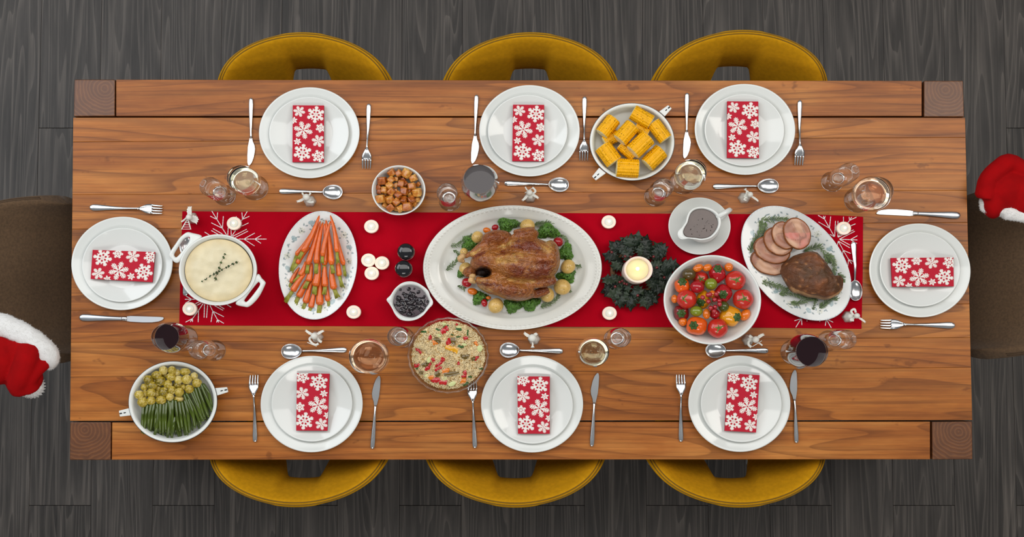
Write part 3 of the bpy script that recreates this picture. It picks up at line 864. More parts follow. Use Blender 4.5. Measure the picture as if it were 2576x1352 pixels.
# ------------------------------------------------------------------ glasses
def bowl_curve(rim, mx, zb, h, tm):
    pts = [(.0055, zb-.004), (mx*.50, zb+.004), (mx*.84, zb+(h-zb)*.14), (mx*.985, zb+(h-zb)*(tm*.72)), (mx, zb+(h-zb)*tm), (mx*.97, zb+(h-zb)*(tm+.2)), ((mx*.35+rim*.65), zb+(h-zb)*.86), (rim, h)]
    return smooth_path(pts, 30)
def stem_glass(name, label, foot, fr, rim, mx, zb, h, tm, group, wine=None, solid=.006):
    c = P(*foot)
    t = thing(name, label, 'glass', (c.x, c.y, TZ+.0003), group)
    out = bowl_curve(rim, mx, zb, h, tm)
    TH = .0011
    inn = [(max(0, r-TH), z) for r, z in out if z > zb+solid] 
    inn = [(0, zb+solid-.001)] + [(inn[0][0]*.55, zb+solid-.0006)] + inn
    foot_ = [(0,0),(fr*.6,.0002),(fr*.97,.0),(fr,.0009),(fr*.97,.0018),(fr*.7,.0030),(fr*.35,.0055),(.0075,.011),(.0048,.020),(.0042,zb*.55),(.0045,zb-.012)]
    M().lathe(foot_ + [(out[0][0]*.8, zb-.005), (out[0][0]*.9, zb-.002), (0, zb-.001)], 48, 1, YS).build('stem_and_foot', 'thick_glass', t, (0,0,0))
    M().lathe([(0, zb+.0006)] + [(max(r, .004), max(z, zb+.0006)) for r, z in out] + list(reversed(inn)), 48, 1, YS).build('bowl', 'glass', t, (0,0,0))
    if solid > .01:
        k = [q for q in out if zb+.001 < q[1] < zb+solid-.003]
        M().lathe([(0, zb+.0014)] + [(r-TH-.0004, z) for r, z in k if r > .003] + [(k[-1][0]*.6, zb+solid-.0022), (0, zb+solid-.0016)], 40, 1, YS).build('solid_base', 'thick_glass', t, (0,0,0))
    if wine:
        mat, fz, nm = wine
        w = [(max(0, r-.0005), z+.0004) for r, z in inn if z < fz-.0015]
        # radius at the fill line
        rf = next(r for r, z in inn if z >= fz and r > 0.002)
        w = w + [(rf-.0005, fz), (rf-.0009, fz-.0003), (rf-.0016, fz-.0005), (rf-.0024, fz-.00052), (rf*.6, fz-.00052), (0, fz-.00052)]
        M().lathe(w, 48, 1, YS).build('wine', mat, t, (0,0,0))['label'] = nm
GW, GS = 'stemmed wine glasses', 'small empty glasses'
def wg(label, foot, rim, mx, h, wine, fr=.0370, tm=.40, zb=.088):
    stem_glass('wine_glass', label, foot, fr, rim, mx, zb, h, tm, GW, wine)
wg('white wine glass below the knife ' + SET['A'], (641,472.7), .0345, .0405, .196, ('white_wine', .150, 'white wine'))
wg('broad red wine glass behind the roast chicken platter', (1209.2,477), .0400, .0505, .200, ('red_wine', .150, 'dark red wine'))
wg('white wine glass between the corn dish and the gravy boat', (1718.7,457.7), .0335, .0415, .198, ('white_wine', .150, 'white wine'))
wg('broad rose wine glass above the knife ' + SET['E'], (2157.3,503.9), .0365, .0495, .205, ('rose_wine', .135, 'rose wine'))
wg('red wine glass between the mashed potato pot and the bean dish', (463,852), .0355, .0435, .196, ('red_wine', .138, 'dark red wine'))
wg('broad rose wine glass next to the couscous bowl', (939.8,898.2), .0440, .0520, .180, ('rose_wine', .125, 'rose wine'), zb=.07)
wg('white wine glass above the knife ' + SET['G'], (1484,888.2), .0370, .0425, .182, ('white_wine', .130, 'white wine'), zb=.075)
wg('broad red wine glass in front of the sliced roast platter', (1997.7,886.6), .0410, .0500, .205, ('red_wine', .155, 'dark red wine'))
def sg(label, foot):
    stem_glass('small_glass', label, foot, .0300, .0262, .0292, .056, .180, .45, GS, None, .012)
sg('small empty glass beside the white wine glass ' + SET['A'], (565.2,491.8))
sg('small empty glass between the red wine glass and the fried potato bowl', (1132,506.4))
sg('small empty glass between the corn dish and the gravy boat', (1648.3,494.3))
sg('small empty glass beside the rose wine glass ' + SET['E'], (2092.9,457.5))
sg('small empty glass beside the red wine glass above the bean dish', (539.8,882.3))
sg('small empty glass tucked between rose wine and the couscous bowl', (1014,850))
sg('small empty glass beside the white wine glass ' + SET['G'], (1547,853))
sg('small empty glass beside the red wine glass below the sliced roast', (2085,857.5))

# ------------------------------------------------------------------ candles
def candle_bits(t, c, zt, dx=0, dy=0, s=1.0):
    M().tube([(c[0], c[1], zt-.001), (c[0]+.0008, c[1], zt+.005*s)], .0009*s, n=6).world('wick', 'wick', t.location, t)
    b = (c[0]+.0006+dx, c[1]+dy, zt+.004*s)
    prof = [(0,0),(.0018*s,.0012*s),(.0031*s,.005*s),(.0028*s,.0085*s),(.0016*s,.013*s),(.0006*s,.0165*s),(0,.0185*s)]
    M().lathe(prof, 14, 1, 1, 0, b).world('flame', 'flame', t.location, t)
def tealight(label, px):
    z0 = TZ+RZ
    c = P(*px, z0+.014)
    t = thing('tealight', label, 'candle', (c.x, c.y, z0+.0002), 'lit tealight candles')
    r = 18.3*U(z0+.014); rw = lambda k: r*k
    M().lathe([(0,0),(rw(.95),0),(r,.001),(r,.0128),(rw(.985),.0139),(rw(.95),.0143),(rw(.88),.0143),(rw(.62),.0137),(rw(.30),.0132),(0,.0131)], 48, 1, YS).build('wax', 'wax', t, (0,0,0))
    M().lathe([(0,.0130),(rw(.4),.0132),(rw(.55),.0134),(rw(.58),.01372),(rw(.55),.01378),(0,.0137)], 40, 1, YS).build('melted_pool', 'wax_pool', t, (0,0,0))
    candle_bits(t, (c.x, c.y), z0+.0137)
for px, lab in (((588.5,562.5), 'on the stitched snowflake above the mashed potato pot'), ((477,777.5), 'on the runner corner below the mashed potato pot'), ((934,570), 'by itself between the carrot platter and the fried potato bowl'),
                ((926.5,655), 'of the trio nearer the carrot platter'), ((961,662), 'of the trio nearer the dark shakers'), ((935,688), 'of the trio lowest towards the couscous'), ((889.5,785.5), 'by itself below the carrot platter'),
                ((1531.5,558.5), 'above the holly wreath'), ((1533.5,788.5), 'below the holly wreath'), ((2123,574.5), 'on the stitched snowflake beside the sliced roast platter')):
    tealight('lit cream tealight ' + lab, px)
# pillar candle in a holly wreath
z0 = TZ+RZ
wc = P(1600.7, 682.5, z0+.02)
wr = thing('holly_wreath', 'dark green holly wreath with red berries around the pillar candle', 'wreath', (wc.x, wc.y, z0))
M().grid([[(wc.x+(.062+.007*math.cos(b))*math.cos(a), wc.y+(.062+.007*math.cos(b))*math.sin(a)*YS, z0+.0085+.007*math.sin(b)) for b in (2*PI*j/10 for j in range(10))] for a in (2*PI*i/40 for i in range(40))], closed=True, wrap=True).world('twig_ring', 'twig', wr.location, wr)
def holly_mesh():
    o = [(0,0),(.08,.03),(.14,.17),(.19,.30),(.26,.17),(.34,.20),(.42,.40),(.50,.21),(.58,.22),(.68,.36),(.74,.15),(.84,.10),(1,0)]
    m = M(); rows = []
    for (x, y) in o:
        tip = 1 if y > .25 else 0
        zr = .10*math.sin(x*PI)
        rows.append([(x, -y, zr-.05+.10*tip), (x, -y*.5, zr-.05), (x, 0, zr), (x, y*.5, zr-.05), (x, y, zr-.05+.10*tip)])
    m.grid(rows); n = len(m.v)
    return m
hm = None; rnd = random.Random(3)
for i in range(96):
    ring = i % 3; a = 2*PI*(i*.38197) 
    rad = (.040, .056, .066)[ring] + rnd.uniform(-.006, .006)
    L = rnd.uniform(.040, .054)*(1.0 if ring else .8)
    for _ in range(12):
        tip_ = wc + Vector(((rad+L)*math.cos(a), (rad+L)*math.sin(a)*YS, 0)); pc_ = P(1289, 673.4)
        if ((tip_.x-pc_.x)/.246)**2+((tip_.y-pc_.y)/.173)**2 > 1: break
        a += .5
    if hm is None:
        o = holly_mesh().build('holly_leaf', 'holly', wr); hm = o
        o.modifiers.new('thick', 'SOLIDIFY').thickness = .012
    else:
        o = hm.copy(); C.objects.link(o); o.parent = wr
    o.location = (rad*math.cos(a), rad*math.sin(a)*YS-.001, (.022, .018, .012)[ring]+rnd.uniform(0, .012))
    o.rotation_euler = (rnd.uniform(-.5, .5), rnd.uniform(-.15, .35) - (.25 if ring == 2 else .0), a + rnd.uniform(-.9, .9))
    o.scale = (L, L*rnd.uniform(.85, 1.1), L)
cb = crop(5.633, 1480, 560)
for (x, y) in ((520,480),(600,490),(925,485),(970,640),(445,845),(480,830),(510,865),(545,875),(700,1035),(1075,780),(380,910),(330,420)):
    q = P(*cb(x, y), z0+.042); M().ell(q, .0038, .0038, .0038, 0, 12, 8).world('holly_berry', 'dark_berry', wr.location, wr)
c = P(1597.5, 684.5, z0)
pc = thing('pillar_candle', 'thick cream pillar candle burning inside the holly wreath', 'candle', (c.x, c.y, z0+.0003))
ct = P(1610.5, 676.5, z0+.09); R = 36.5*U(z0+.09)
# a straight pillar
H = .090
M().lathe([(0,0),(R*.98,0),(R,.003),(R,H-.004),(R*.985,H-.0005),(R*.93,H),(R*.88,H-.0012),(R*.84,H-.010),(R*.78,H-.0135),(R*.4,H-.0145),(0,H-.0148)], 64, 1, YS).build('wax', 'wax', pc, (0,0,0))
M().lathe([(0,H-.0140),(R*.5,H-.0138),(R*.76,H-.0130),(R*.79,H-.0120),(R*.78,H-.0116),(R*.5,H-.0118),(0,H-.0120)], 48, 1, YS, 0, (-.002,.001,0)).build('melted_pool', 'pillar_pool', pc, (0,0,0))
candle_bits(pc, (c.x-.003, c.y+.002), z0+H-.0118, s=1.5)

# ------------------------------------------------------------------ frosted angel figurines
def figurine(label, px, wings, tools, z=TZ, skirt=(0,0), disc=9.0):
    c = P(*px, z+.03); u = U(z+.03)
    t = thing('angel_figurine', label, 'figurine', (c.x, c.y, z+.0003), 'frosted angel figurines')
    sx, sy = skirt[0]*u, -skirt[1]*u
    M().lathe([(0,.034),(.005,.033),(.0085,.026),(.012,.014),(.0165,.0),(.0155,.0),(.011,.014),(.007,.026),(0,.031)], 28, 1, .95, 0, (sx,sy,0), lambda r, zz, a: (r*(1+.07*math.cos(6*a)*(1-zz/.034)), zz)).build('robe', 'frosted', t, (0,0,0))
    M().ell((0,0,.041), disc*u, disc*u*.95, .0085, 0, 20, 12).build('head', 'frosted', t, (0,0,0))
    for (ang, L, wd) in wings:
        a = math.radians(ang); m = M()
        o = [(0,-.5),(.35,-.62),(.7,-.6),(.98,-.75),(.86,-.35),(1.0,-.2),(.86,.02),(.97,.35),(.78,.45),(.66,.75),(.55,.6),(.45,.85),(.3,.62),(.15,.7),(0,.5)]
        pts = []
        for (x, y) in o:
            X, Y = (x*L+4)*u, y*wd*u
            pts.append((X*math.cos(a)-Y*math.sin(a), X*math.sin(a)+Y*math.cos(a)))
        ob = M().prism(pts, .030, .0325).build('wing', 'frosted', t, (0,0,0), smooth=False); bevel(ob, .0006, 2)
    for tl in tools:
        if tl[0] == 'horn':
            _, ang, L, r = tl; a = math.radians(ang); d = Vector((math.cos(a), math.sin(a), 0))
            M().tube([d*(4*u)+Vector((0,0,.034)), d*(L*.7*u)+Vector((0,0,.033)), d*(L*u)+Vector((0,0,.034)), d*((L+r)*u)+Vector((0,0,.036))], [.0016,.0016,r*.5*u,r*u], n=14).build('trumpet', 'frosted', t, (0,0,0))
        elif tl[0] == 'arm':
            path = smooth_path([(x*u, -y*u, .031+.001*i) for i, (x, y) in enumerate(tl[1])], 16)
            M().tube(path, tl[2]*u, .0024, 10).build('arm', 'frosted', t, (0,0,0))
        elif tl[0] == 'stick':
            (x0, y0), (x1, y1) = tl[1]
            M().tube([(x0*u,-y0*u,.036), (x1*u,-y1*u,.037)], .0011, n=8).build('staff', 'frosted', t, (0,0,0))
        elif tl[0] == 'harp':
            pts = [(x*u, -y*u) for (x, y) in tl[1]]
            path = [(x, y, .028) for x, y in pts]+[(pts[0][0], pts[0][1], .028)]
            M().tube(path, .0021, .002, 10).build('harp_frame', 'frosted', t, (0,0,0))
            for k in range(1, 5):
                f = k/5
                A = Vector((*pts[0], .028)).lerp(Vector((*pts[1], .028)), f); B = Vector((*pts[0], .028)).lerp(Vector((*pts[2], .028)), f)
                M().tube([A, B], .0009, n=6).build('harp_string', 'frosted', t, (0,0,0))
    return t
figurine('frosted angel figurine with a small harp on the runner corner', (478,548), [(94,26,9), (-22,20,13)], [('harp', [(-6,2),(-21,29),(2,29)]), ('arm', [(-4,-4),(-14,6),(-21,11)], 2.4)], TZ+RZ, (-2,-2), 8)
figurine('frosted angel figurine leaning on the spoon handle ' + SET['A'], (772,497.5), [(205,25,5)], [('arm', [(-6,-4),(-11,-10),(-10,-13)], 2.4), ('arm', [(6,-6),(9,-11),(6,-14)], 2.4), ('arm', [(2,10),(10,12),(18,11)], 3)], TZ, (4,6), 9)
figurine('frosted angel figurine bowing an instrument behind the chicken platter', (1332,486.5), [(228,24,5), (-28,24,5)], [('arm', [(4,4),(12,-1),(15,-5),(11,-11),(7,-14)], 2.8), ('stick', [(-12,0),(7,-12)]), ('arm', [(-3,-5),(-7,-9),(-11,-16)], 2)], TZ, (2,7), 8)
figurine('frosted angel figurine with both wings raised near the rose wine', (792,846), [(150,25,5), (33,24,5)], [('arm', [(6,4),(12,12),(18,15)], 3.4), ('arm', [(-8,2),(-13,8),(-6,18),(3,22),(10,19)], 3), ('stick', [(-18,16),(6,26)])], TZ, (2,2), 9)
figurine('frosted angel figurine with a round bell tip above the spoon ' + SET['G'], (1339,851), [(150,22,6), (48,14,6)], [('arm', [(0,5),(1,14),(2,18)], 2.2), ('horn', -88, 19, 5)], TZ, (5,2), 10)
figurine('frosted angel figurine beside the tomato bowl', (1899,855), [(33,24,6), (148,15,6)], [('arm', [(-6,-2),(-15,4),(-17,12),(-10,19)], 3.4), ('stick', [(-8,18),(16,3)]), ('arm', [(5,7),(12,10),(18,15)], 2.2)], TZ, (-12,0), 9)
figurine('frosted angel figurine next to the spoon behind the gravy boat', (1885,491), [(-34,25,4)], [('horn', 128, 15, 4), ('arm', [(-4,-4),(-12,4),(-6,8)], 3), ('arm', [(-3,4),(-14,11),(-8,14)], 2.2), ('arm', [(-8,-3),(-6,-10),(-1,-4)], 2.2)], TZ, (-8,4), 7.5)
figurine('frosted angel figurine on the runner corner below the sliced roast', (2153,795.5), [(-33,26,4)], [('arm', [(-6,-2),(-12,-12),(-4,-17),(-1,-8)], 3), ('arm', [(-4,4),(-14,10),(-6,11)], 3)], TZ+RZ, (-12,1), 7.5)
# ------------------------------------------------------------------ serving dishes
RT = TZ+RZ                                  # top of the runner
def dish(name, label, cat, px, z_rim, rx, ry, prof, mat, rot=0, z0=TZ, n=96, hook=None, col=None):
    """prof in units of the rim radius for r and metres for z"""
    c = P(*px, z_rim); s = U(z_rim)
    t = thing(name, label, cat, (c.x, c.y, z0+.0003))
    m = M().lathe(prof, n, rx*s, ry*s, rot, (0,0,0), hook)
    cols = None if col is None else [col(q) for q in m.v]
    m.build('dish_body' if True else name, mat, t, (0,0,0), col=cols, merge=cols is None)
    return t
def handle_pair(t, quads, z, mat='enamel', th=.007, slot=True):
    for q in quads:
        pts = [P(*a_, z) for a_ in q]; c = sum(pts, Vector())/4
        m = M().prism([(p_.x, p_.y) for p_ in smooth_rect(pts)], z-th, z)
        o = m.world('handle', mat, t.location, t, smooth=False); bevel(o, .0018, 3)
        if slot:
            a_, b_ = (pts[0]+pts[3])/2, (pts[1]+pts[2])/2
            A, B = a_.lerp(b_, .42), a_.lerp(b_, .62); A2, B2 = a_.lerp(b_, .74), a_.lerp(b_, .97)
            for (s_, e_, w) in ((A, B, .0016), (A2, B2, .002)):
                k = M().tube([s_+Vector((0,0,.0002)), s_.lerp(e_, .5)+Vector((0,0,.0003)), e_+Vector((0,0,.0002))], [w*.5, w, w*.6], .0008, 8)
                k.world('handle_slot', 'enamel_black', t.location, o)
def smooth_rect(pts):
    return [pts[0], pts[0].lerp(pts[1], .5), pts[1], pts[1].lerp(pts[2], .5), pts[2], pts[2].lerp(pts[3], .5), pts[3]]

# casserole pot with mash
pot = dish('casserole_pot', 'white two-handled casserole pot filled with mashed potato', 'pot', (548.5, 679.5), TZ+.088, 98, 90,
    [(0,0),(.78,0),(.84,.004),(.93,.04),(.97,.080),(1.0,.086),(1.0,.089),(.985,.0905),(.955,.0895),(.94,.0875),(.925,.0865),(.905,.084),(.88,.076),(.85,.04),(.78,.008),(0,.006)], 'enamel', 0, RT)
c4 = crop(6.146, 420, 570)
for (oo, ii) in (([(175,560),(60,500),(28,440),(60,370),(130,270),(200,170),(300,92),(380,98),(540,160),(370,330)], [(152,470),(118,462),(112,425),(140,370),(200,275),(262,195),(325,165),(355,185),(320,260),(235,380)]),
                 ([(1395,740),(1470,805),(1520,860),(1515,905),(1440,1060),(1360,1165),(1270,1240),(1200,1245),(1060,1185),(1240,960)], [(1400,872),(1425,868),(1437,890),(1420,935),(1350,1030),(1290,1105),(1230,1165),(1200,1155),(1205,1125),(1310,980)])):
    zh = TZ+.086
    A = [P(*c4(x, y), zh) for x, y in smooth_loop(oo, 80)]; B = [P(*c4(x, y), zh) for x, y in smooth_loop(ii, 80)]
    mixr = lambda f, dz: [a_.lerp(b_, f)+Vector((0,0,dz)) for a_, b_ in zip(A, B)]
    M().grid([mixr(.03,-.006), mixr(0,-.002), mixr(.06,.001), mixr(.25,.0028), mixr(.75,.0026), mixr(.94,.001), mixr(1,-.002), mixr(.97,-.006)], closed=True, wrap=True).world('handle', 'enamel', pot.location, pot)
cm = c4(795, 678); zc_ = TZ+.084
pts = [P(cm[0]+85.2*math.cos(a), cm[1]+78.8*math.sin(a), zc_) for a in (2*PI*k/140 for k in range(140))]
m = M().dome([(q.x, q.y) for q in pts], zc_-.004, .006, 60, 2.4, .0030, 48)
og = sum(pts, Vector())/len(pts)
cols = []
for q in m.v:
    r = math.hypot(q.x-og.x, (q.y-og.y)/.93)/.0895
    f = noise.noise(q*30)*.5+noise.noise(q*75)*.5; e = max(0, r-.68)*1.7
    base = Vector(lin('#dfd2ae'))*(1-e) + Vector(lin('#cdb074'))*e
    cols.append(tuple(base*(1+.12*f)))
o = m.world('mashed_potato', 'mash', (og.x, og.y, zc_-.004), col=cols, merge=False)
tag(o, 'creamy mashed potato filling the white casserole pot', 'mashed potato'); o['kind'] = 'stuff'
def sprig(name, label, cat, path_px, z, nleaf, ll, lw, stem, leafmat, stemr=.0007, spread=1.0, group=None, seed=1, arch=.003, cr=None):
    """a herb sprig: thin stem with many narrow leaves"""
    rnd = random.Random(seed)
    pp = [cr(*a_) if cr else a_ for a_ in path_px]
    n = 30; sp_ = smooth_path([tuple(P(x, y, z)) for x, y in pp], n)
    sp_ = [Vector(q)+Vector((0,0,arch*math.sin(PI*i/n))) for i, q in enumerate(sp_)]
    og = sp_[n//2].copy(); og.z = z-.001
    t = thing(name, label, cat, og, group)
    M().tube(sp_, [stemr*(1-.5*i/n) for i in range(n+1)], n=6).world('stem', stem, og, t)
    m = M()
    for i in range(nleaf):
        f = (i+.5)/nleaf
        if 'thyme' in name: f = min(.99, (i//5*5+2.5)/nleaf+rnd.uniform(-.02, .02))
        k = min(n-1, int(f*n)); q = sp_[k].lerp(sp_[k+1], f*n-k)
        tg = (sp_[min(k+1, n)]-sp_[max(k-1, 0)]).normalized()
        sd = (1 if i % 2 else -1)
        side = Vector((-tg.y, tg.x, 0))*sd
        up = Vector((0,0,1))*rnd.uniform(-.1, .9)
        d = (tg*rnd.uniform(.4, 1.3) + side*rnd.uniform(.5, 1.0)*spread + up*.6).normalized()
        L = ll*rnd.uniform(.65, 1.15)*(1-.35*f*f); w = lw*rnd.uniform(.8, 1.2)
        s = d.cross(Vector((0,0,1))).normalized()
        b = d*L; droop = Vector((0,0,-L*.15))
        m.add([q, q+b*.3-s*w, q+b*.3+s*w, q+b*.7-s*w*.9+droop*.4, q+b*.7+s*w*.9+droop*.4, q+b+droop, q+b*.3+Vector((0,0,w*.7)), q+b*.7+Vector((0,0,w*.6))+droop*.4],
              [(0,1,6),(0,6,2),(1,3,7,6),(6,7,4,2),(3,5,7),(7,5,4)])
    m.world('leaf_needles', leafmat, og, t, merge=False, kind='stuff')
    return t
sprig('thyme_sprig', 'long thyme sprig with a bare stalk end lying on the mash', 'herb', [(1105,545),(960,615),(820,690),(700,755),(540,855)], TZ+.0915, 54, .0046, .0019, 'twig', 'herb_dark', cr=c4, seed=2)
sprig('thyme_sprig', 'shorter thyme sprig crossing under the long one on the mash', 'herb', [(740,850),(765,760),(810,660),(840,560),(880,470),(900,425)], TZ+.0905, 30, .0052, .0021, 'twig', 'herb', cr=c4, seed=4)

# oval platters with a flower print
def platter_print(px, rx, ry, rot, seed):
    rnd = random.Random(seed); marks = []
    n = 18
    for i in range(n):
        a = 2*PI*i/n + rnd.uniform(-.05, .05)
        marks.append((a, .80+rnd.uniform(-.035, .035), 'daisy' if i % 2 else 'rose', rnd.uniform(0, 6)))
    W0 = (.77,.785,.765)
    sprs = []
    for i in range(n*5):
        a = 2*PI*i/(n*5)+rnd.uniform(-.03, .03); sprs.append((a, .80+rnd.uniform(-.09, .09), rnd.uniform(0, 3.1)))
    R = math.sqrt(rx*ry)
    def f(x, y):                # unit platter coordinates scaled to px
        q = math.hypot(x/rx, y/ry)
        if q > .985: return (.60,.63,.65)
        if q < .64: return W0
        best = W0
        for (a, r, kd, ph) in marks:
            cx, cy = r*rx*math.cos(a), r*ry*math.sin(a); dx, dy = x-cx, y-cy; d = math.hypot(dx, dy)
            if d > 9.5: continue
            th = math.atan2(dy, dx)
            if kd == 'daisy':
                if d < 2.2: return (.17,.21,.19)
                if d < 8.5 and math.cos(9*th+ph) > .2: return (.60,.60,.47)
            else:
                e = math.hypot(dx*math.cos(ph)+dy*math.sin(ph), 1.5*(-dx*math.sin(ph)+dy*math.cos(ph)))
                if e < 8.2: 
                    k = .5+.5*math.sin(e*1.9+2*th+ph)
                    return (.26+.24*k,.38+.20*k,.40+.19*k)
        for (a, r, ph) in sprs:
            cx, cy = r*rx*math.cos(a), r*ry*math.sin(a); dx, dy = x-cx, y-cy
            e = math.hypot((dx*math.cos(ph)+dy*math.sin(ph))/3.6, (-dx*math.sin(ph)+dy*math.cos(ph))/1.8)
            if e < 1: return (.27,.33,.34)
        return best
    return f
def oval_platter(name, label, px, a, b, rot_deg, zr, z0, seed):
    """a, b: semi-axes in pixels, rot: clockwise angle of the long axis in the picture"""
    c = P(*px, zr); s = U(zr); rot = -math.radians(rot_deg)
    t = thing(name, label, 'platter', (c.x, c.y, z0+.0003))
    prof = [(0,0),(.58,0),(.62,.003),(.97,.016),(1,.018),(1,.0192)]
    inner = [(1-.03*i/2, .0195-.001*i/2) for i in range(3)] + [(.97-.30*i/44, .0185-.0105*i/44) for i in range(1, 45)] + [(.64,.0068),(.60,.0058),(.4,.005),(0,.005)]
    m = M().lathe(prof+inner, 300, a*s, b*s, rot)
    f = platter_print(px, a, b, rot, seed); cr_, sr_ = math.cos(-rot), math.sin(-rot)
    cols = []
    np_ = len(prof)*300
    for i, q in enumerate(m.v):
        x, y = (q.x*cr_-q.y*sr_)/s, (q.x*sr_+q.y*cr_)/s
        cols.append((.70,.71,.70) if i < np_ else f(x, y))
    m.build('platter_body', 'china_print', t, (0,0,0), col=cols, merge=False)
    return t
oval_platter('oval_platter', 'white oval platter with a pale blue flower print under the carrots', (800, 667.5), 137.5, 98, 97, RT+.019, RT, 5)
oval_platter('oval_platter', 'white oval platter with a blue flower print under the sliced roast', (2002.7, 662.5), 167, 110.6, 48.7, RT+.019, RT, 11)

# carrots
cc = crop(4.508, 680, 520)
CAR = [((480,270),(292,553),(240,735),64,1),((455,460),(305,650),(235,735),64,1),((400,620),(335,782),(270,865),76,1),((330,690),(238,868),(185,960),62,0),((410,740),(250,962),(168,1078),80,1),
       ((470,640),(432,850),(380,935),80,1),((550,600),(508,905),(500,998),96,1),((620,640),(622,910),(612,1002),82,1),((690,640),(725,940),(765,1035),86,1),((760,560),(783,790),(820,925),70,1),
       ((430,800),(318,1028),(272,1125),86,0),((480,820),(395,1097),(358,1197),80,0),((510,930),(458,1150),(438,1205),74,0),((575,800),(563,1120),(545,1247),96,0),((650,800),(655,1075),(678,1195),66,0),
       ((615,190),(612,665),(610,750),84,1),((730,235),(833,665),(850,797),62,1),((567,163),(425,662),(415,762),72,2),((595,180),(522,647),(517,762),80,2),((630,150),(697,662),(713,760),78,2),
       ((557,100),(367,515),(318,595),76,3),((684,165),(592,565),(587,645),66,3),((680,98),(757,517),(766,652),66,3)]
crow = rows_of([q[1] for q in CAR], 4)
RN4 = ['top', 'second', 'third', 'bottom']
def fit_z(layer): return RT+.006
for i, (tip, sh, en, w, lay) in enumerate(CAR):
    r = w/2/4.508*u0
    zb = RT+.0065 + (0, .012, .024, .034)[lay]
    zt = zb - (.0 if lay < 2 else .012)
    A, B, E = cc(*tip), cc(*sh), cc(*en)
    a_, b_ = P(*A, zt+.006), P(*B, zb+r*.9)
    t = thing('carrot', 'glazed whole carrot with a green stub, %s from the mash pot side, %s row' % (ORD[crow[i][1]], RN4[crow[i][0]]), 'carrot', ((a_+b_)/2), 'glazed carrots on the oval platter')
    n = 26; path = []; rr = []
    bend = random.Random(i).uniform(-.004, .004)
    d = b_-a_; sd = Vector((-d.y, d.x, 0)).normalized()
    for k in range(n+1):
        f = k/n; path.append(a_+d*f+sd*(bend*math.sin(PI*f)))
        prof = .12+.86*f**.50
        if f > .93: prof *= (1-(f-.93)/.07*.45)
        rr.append(max(.0012, r*prof*(1+.035*noise.noise(Vector((k*1.3, i*7.7, 0))))))
    rr[0] = .0006
    M().tube(path, rr, n=14).world('carrot_root', 'carrot_skin', t.location, t)
    e_ = P(*E, zb+r*.55); rnd = random.Random(i*3); m = M()
    for k in range(5):
        ang = rnd.uniform(-1, 1); o_ = sd*(r*.33*((k-2)/2)); ft = sd*(r*.55*((k-2)/2)*rnd.uniform(.6, 1.2)) + Vector((0,0,rnd.uniform(-.002,.002)))
        m.tube([b_+o_*.8-d.normalized()*.003, b_.lerp(e_, .5)+o_, e_+ft+(e_-b_)*rnd.uniform(-.15,.08)], [r*.27, r*.24, r*.19], n=7)
    m.world('green_stub', 'carrot_stub', t.location, t)

# fried potato cubes in a bowl
bowl = dish('serving_bowl', 'small round white bowl of fried potato cubes', 'bowl', (1002.8, 479), TZ+.056, 68, 63.5,
    [(0,0),(.52,0),(.58,.003),(.80,.025),(.95,.050),(1,.0555),(1,.057),(.985,.058),(.955,.0575),(.92,.050),(.80,.028),(.6,.008),(0,.005)], 'china', 0, TZ)
c2 = crop(9.01, 920, 400)
CU = [(590,310,85),(750,330,75),(925,330,105),(375,500,100),(565,480,80),(1080,440,85),(800,570,80),(690,600,60),(900,570,60),(1045,620,85),(540,605,85),(295,640,65),(420,710,75),(570,740,90),(870,740,95),(1165,760,105),(310,740,60),(340,910,105),(740,820,85),(540,920,92),(590,870,45),(690,980,88),(865,930,80),(1035,930,85),(560,1110,92),(785,1130,80),(950,1090,110),(1170,930,65),(430,1050,65),(1110,1030,60),(690,460,55),(850,470,55),(1000,720,55),(680,720,50),(690,1130,55),(1195,580,55),(1000,810,55)]
crw = rows_of(CU, 6)
RN6 = ['topmost', 'second', 'third', 'fourth', 'fifth', 'bottom']
cm_ = M()
for i, (x, y, s) in enumerate(CU):
    h = s/9.01*U(TZ+.05)*.86
    low = s < 68
    dist = math.hypot(x-746, (y-712)/.93)/560
    z = TZ+.034 + (.012 if not low else .002) + .010*(1-dist*dist)
    q = P(*c2(x, y), z)
    rnd = random.Random(i+40)
    E = Matrix.Rotation(rnd.uniform(0, 1.5), 3, 'Z') @ Matrix.Rotation(rnd.uniform(-.45, .45), 3, 'X') @ Matrix.Rotation(rnd.uniform(-.45, .45), 3, 'Y')
    m = M(); N = 5; seen = []
    for ax in range(3):
        for sg_ in (-1, 1):
            rows = []
            for a_ in range(N+1):
                row = []
                for b_ in range(N+1):
                    v = [0,0,0]; v[ax] = sg_; v[(ax+1)%3] = -1+2*a_/N; v[(ax+2)%3] = -1+2*b_/N
                    v = Vector(v); nrm = v.normalized()*1.18; v = v.lerp(nrm, .26)
                    v = v*(1+.13*noise.noise(v*1.6+Vector((i*5.1,0,0))))
                    v = Vector((v.x*1.08, v.y*rnd.choice((1,)), v.z*.92))
                    row.append(E @ (v*h))
                rows.append(row)
            m.grid(rows)
    o = m.build('potato_cube', 'fried_potato', None, q)
    tag(o, 'golden fried potato cube, %s from the fork side in the %s row of the bowl' % (ORD[crw[i][1]], RN6[crw[i][0]]), 'potato', 'fried potato cubes in the bowl')
# smaller pieces hidden below
for k in range(14):
    a = k*2.4; r = 22+20*((k*7)%5)/5
    q = P(1002.8+r*math.cos(a), 479+r*.9*math.sin(a), TZ+.028)
    o = M().ell((0,0,0), .009, .008, .008, a, 10, 7, lambda d: 1+.15*noise.noise(d*2+Vector((k,0,0)))).build('potato_cube', 'fried_potato', None, q)
    tag(o, 'brown fried potato piece deep in the bowl, %s counting round from the fork side' % ORD[k], 'potato', 'fried potato pieces at the bottom of the bowl')

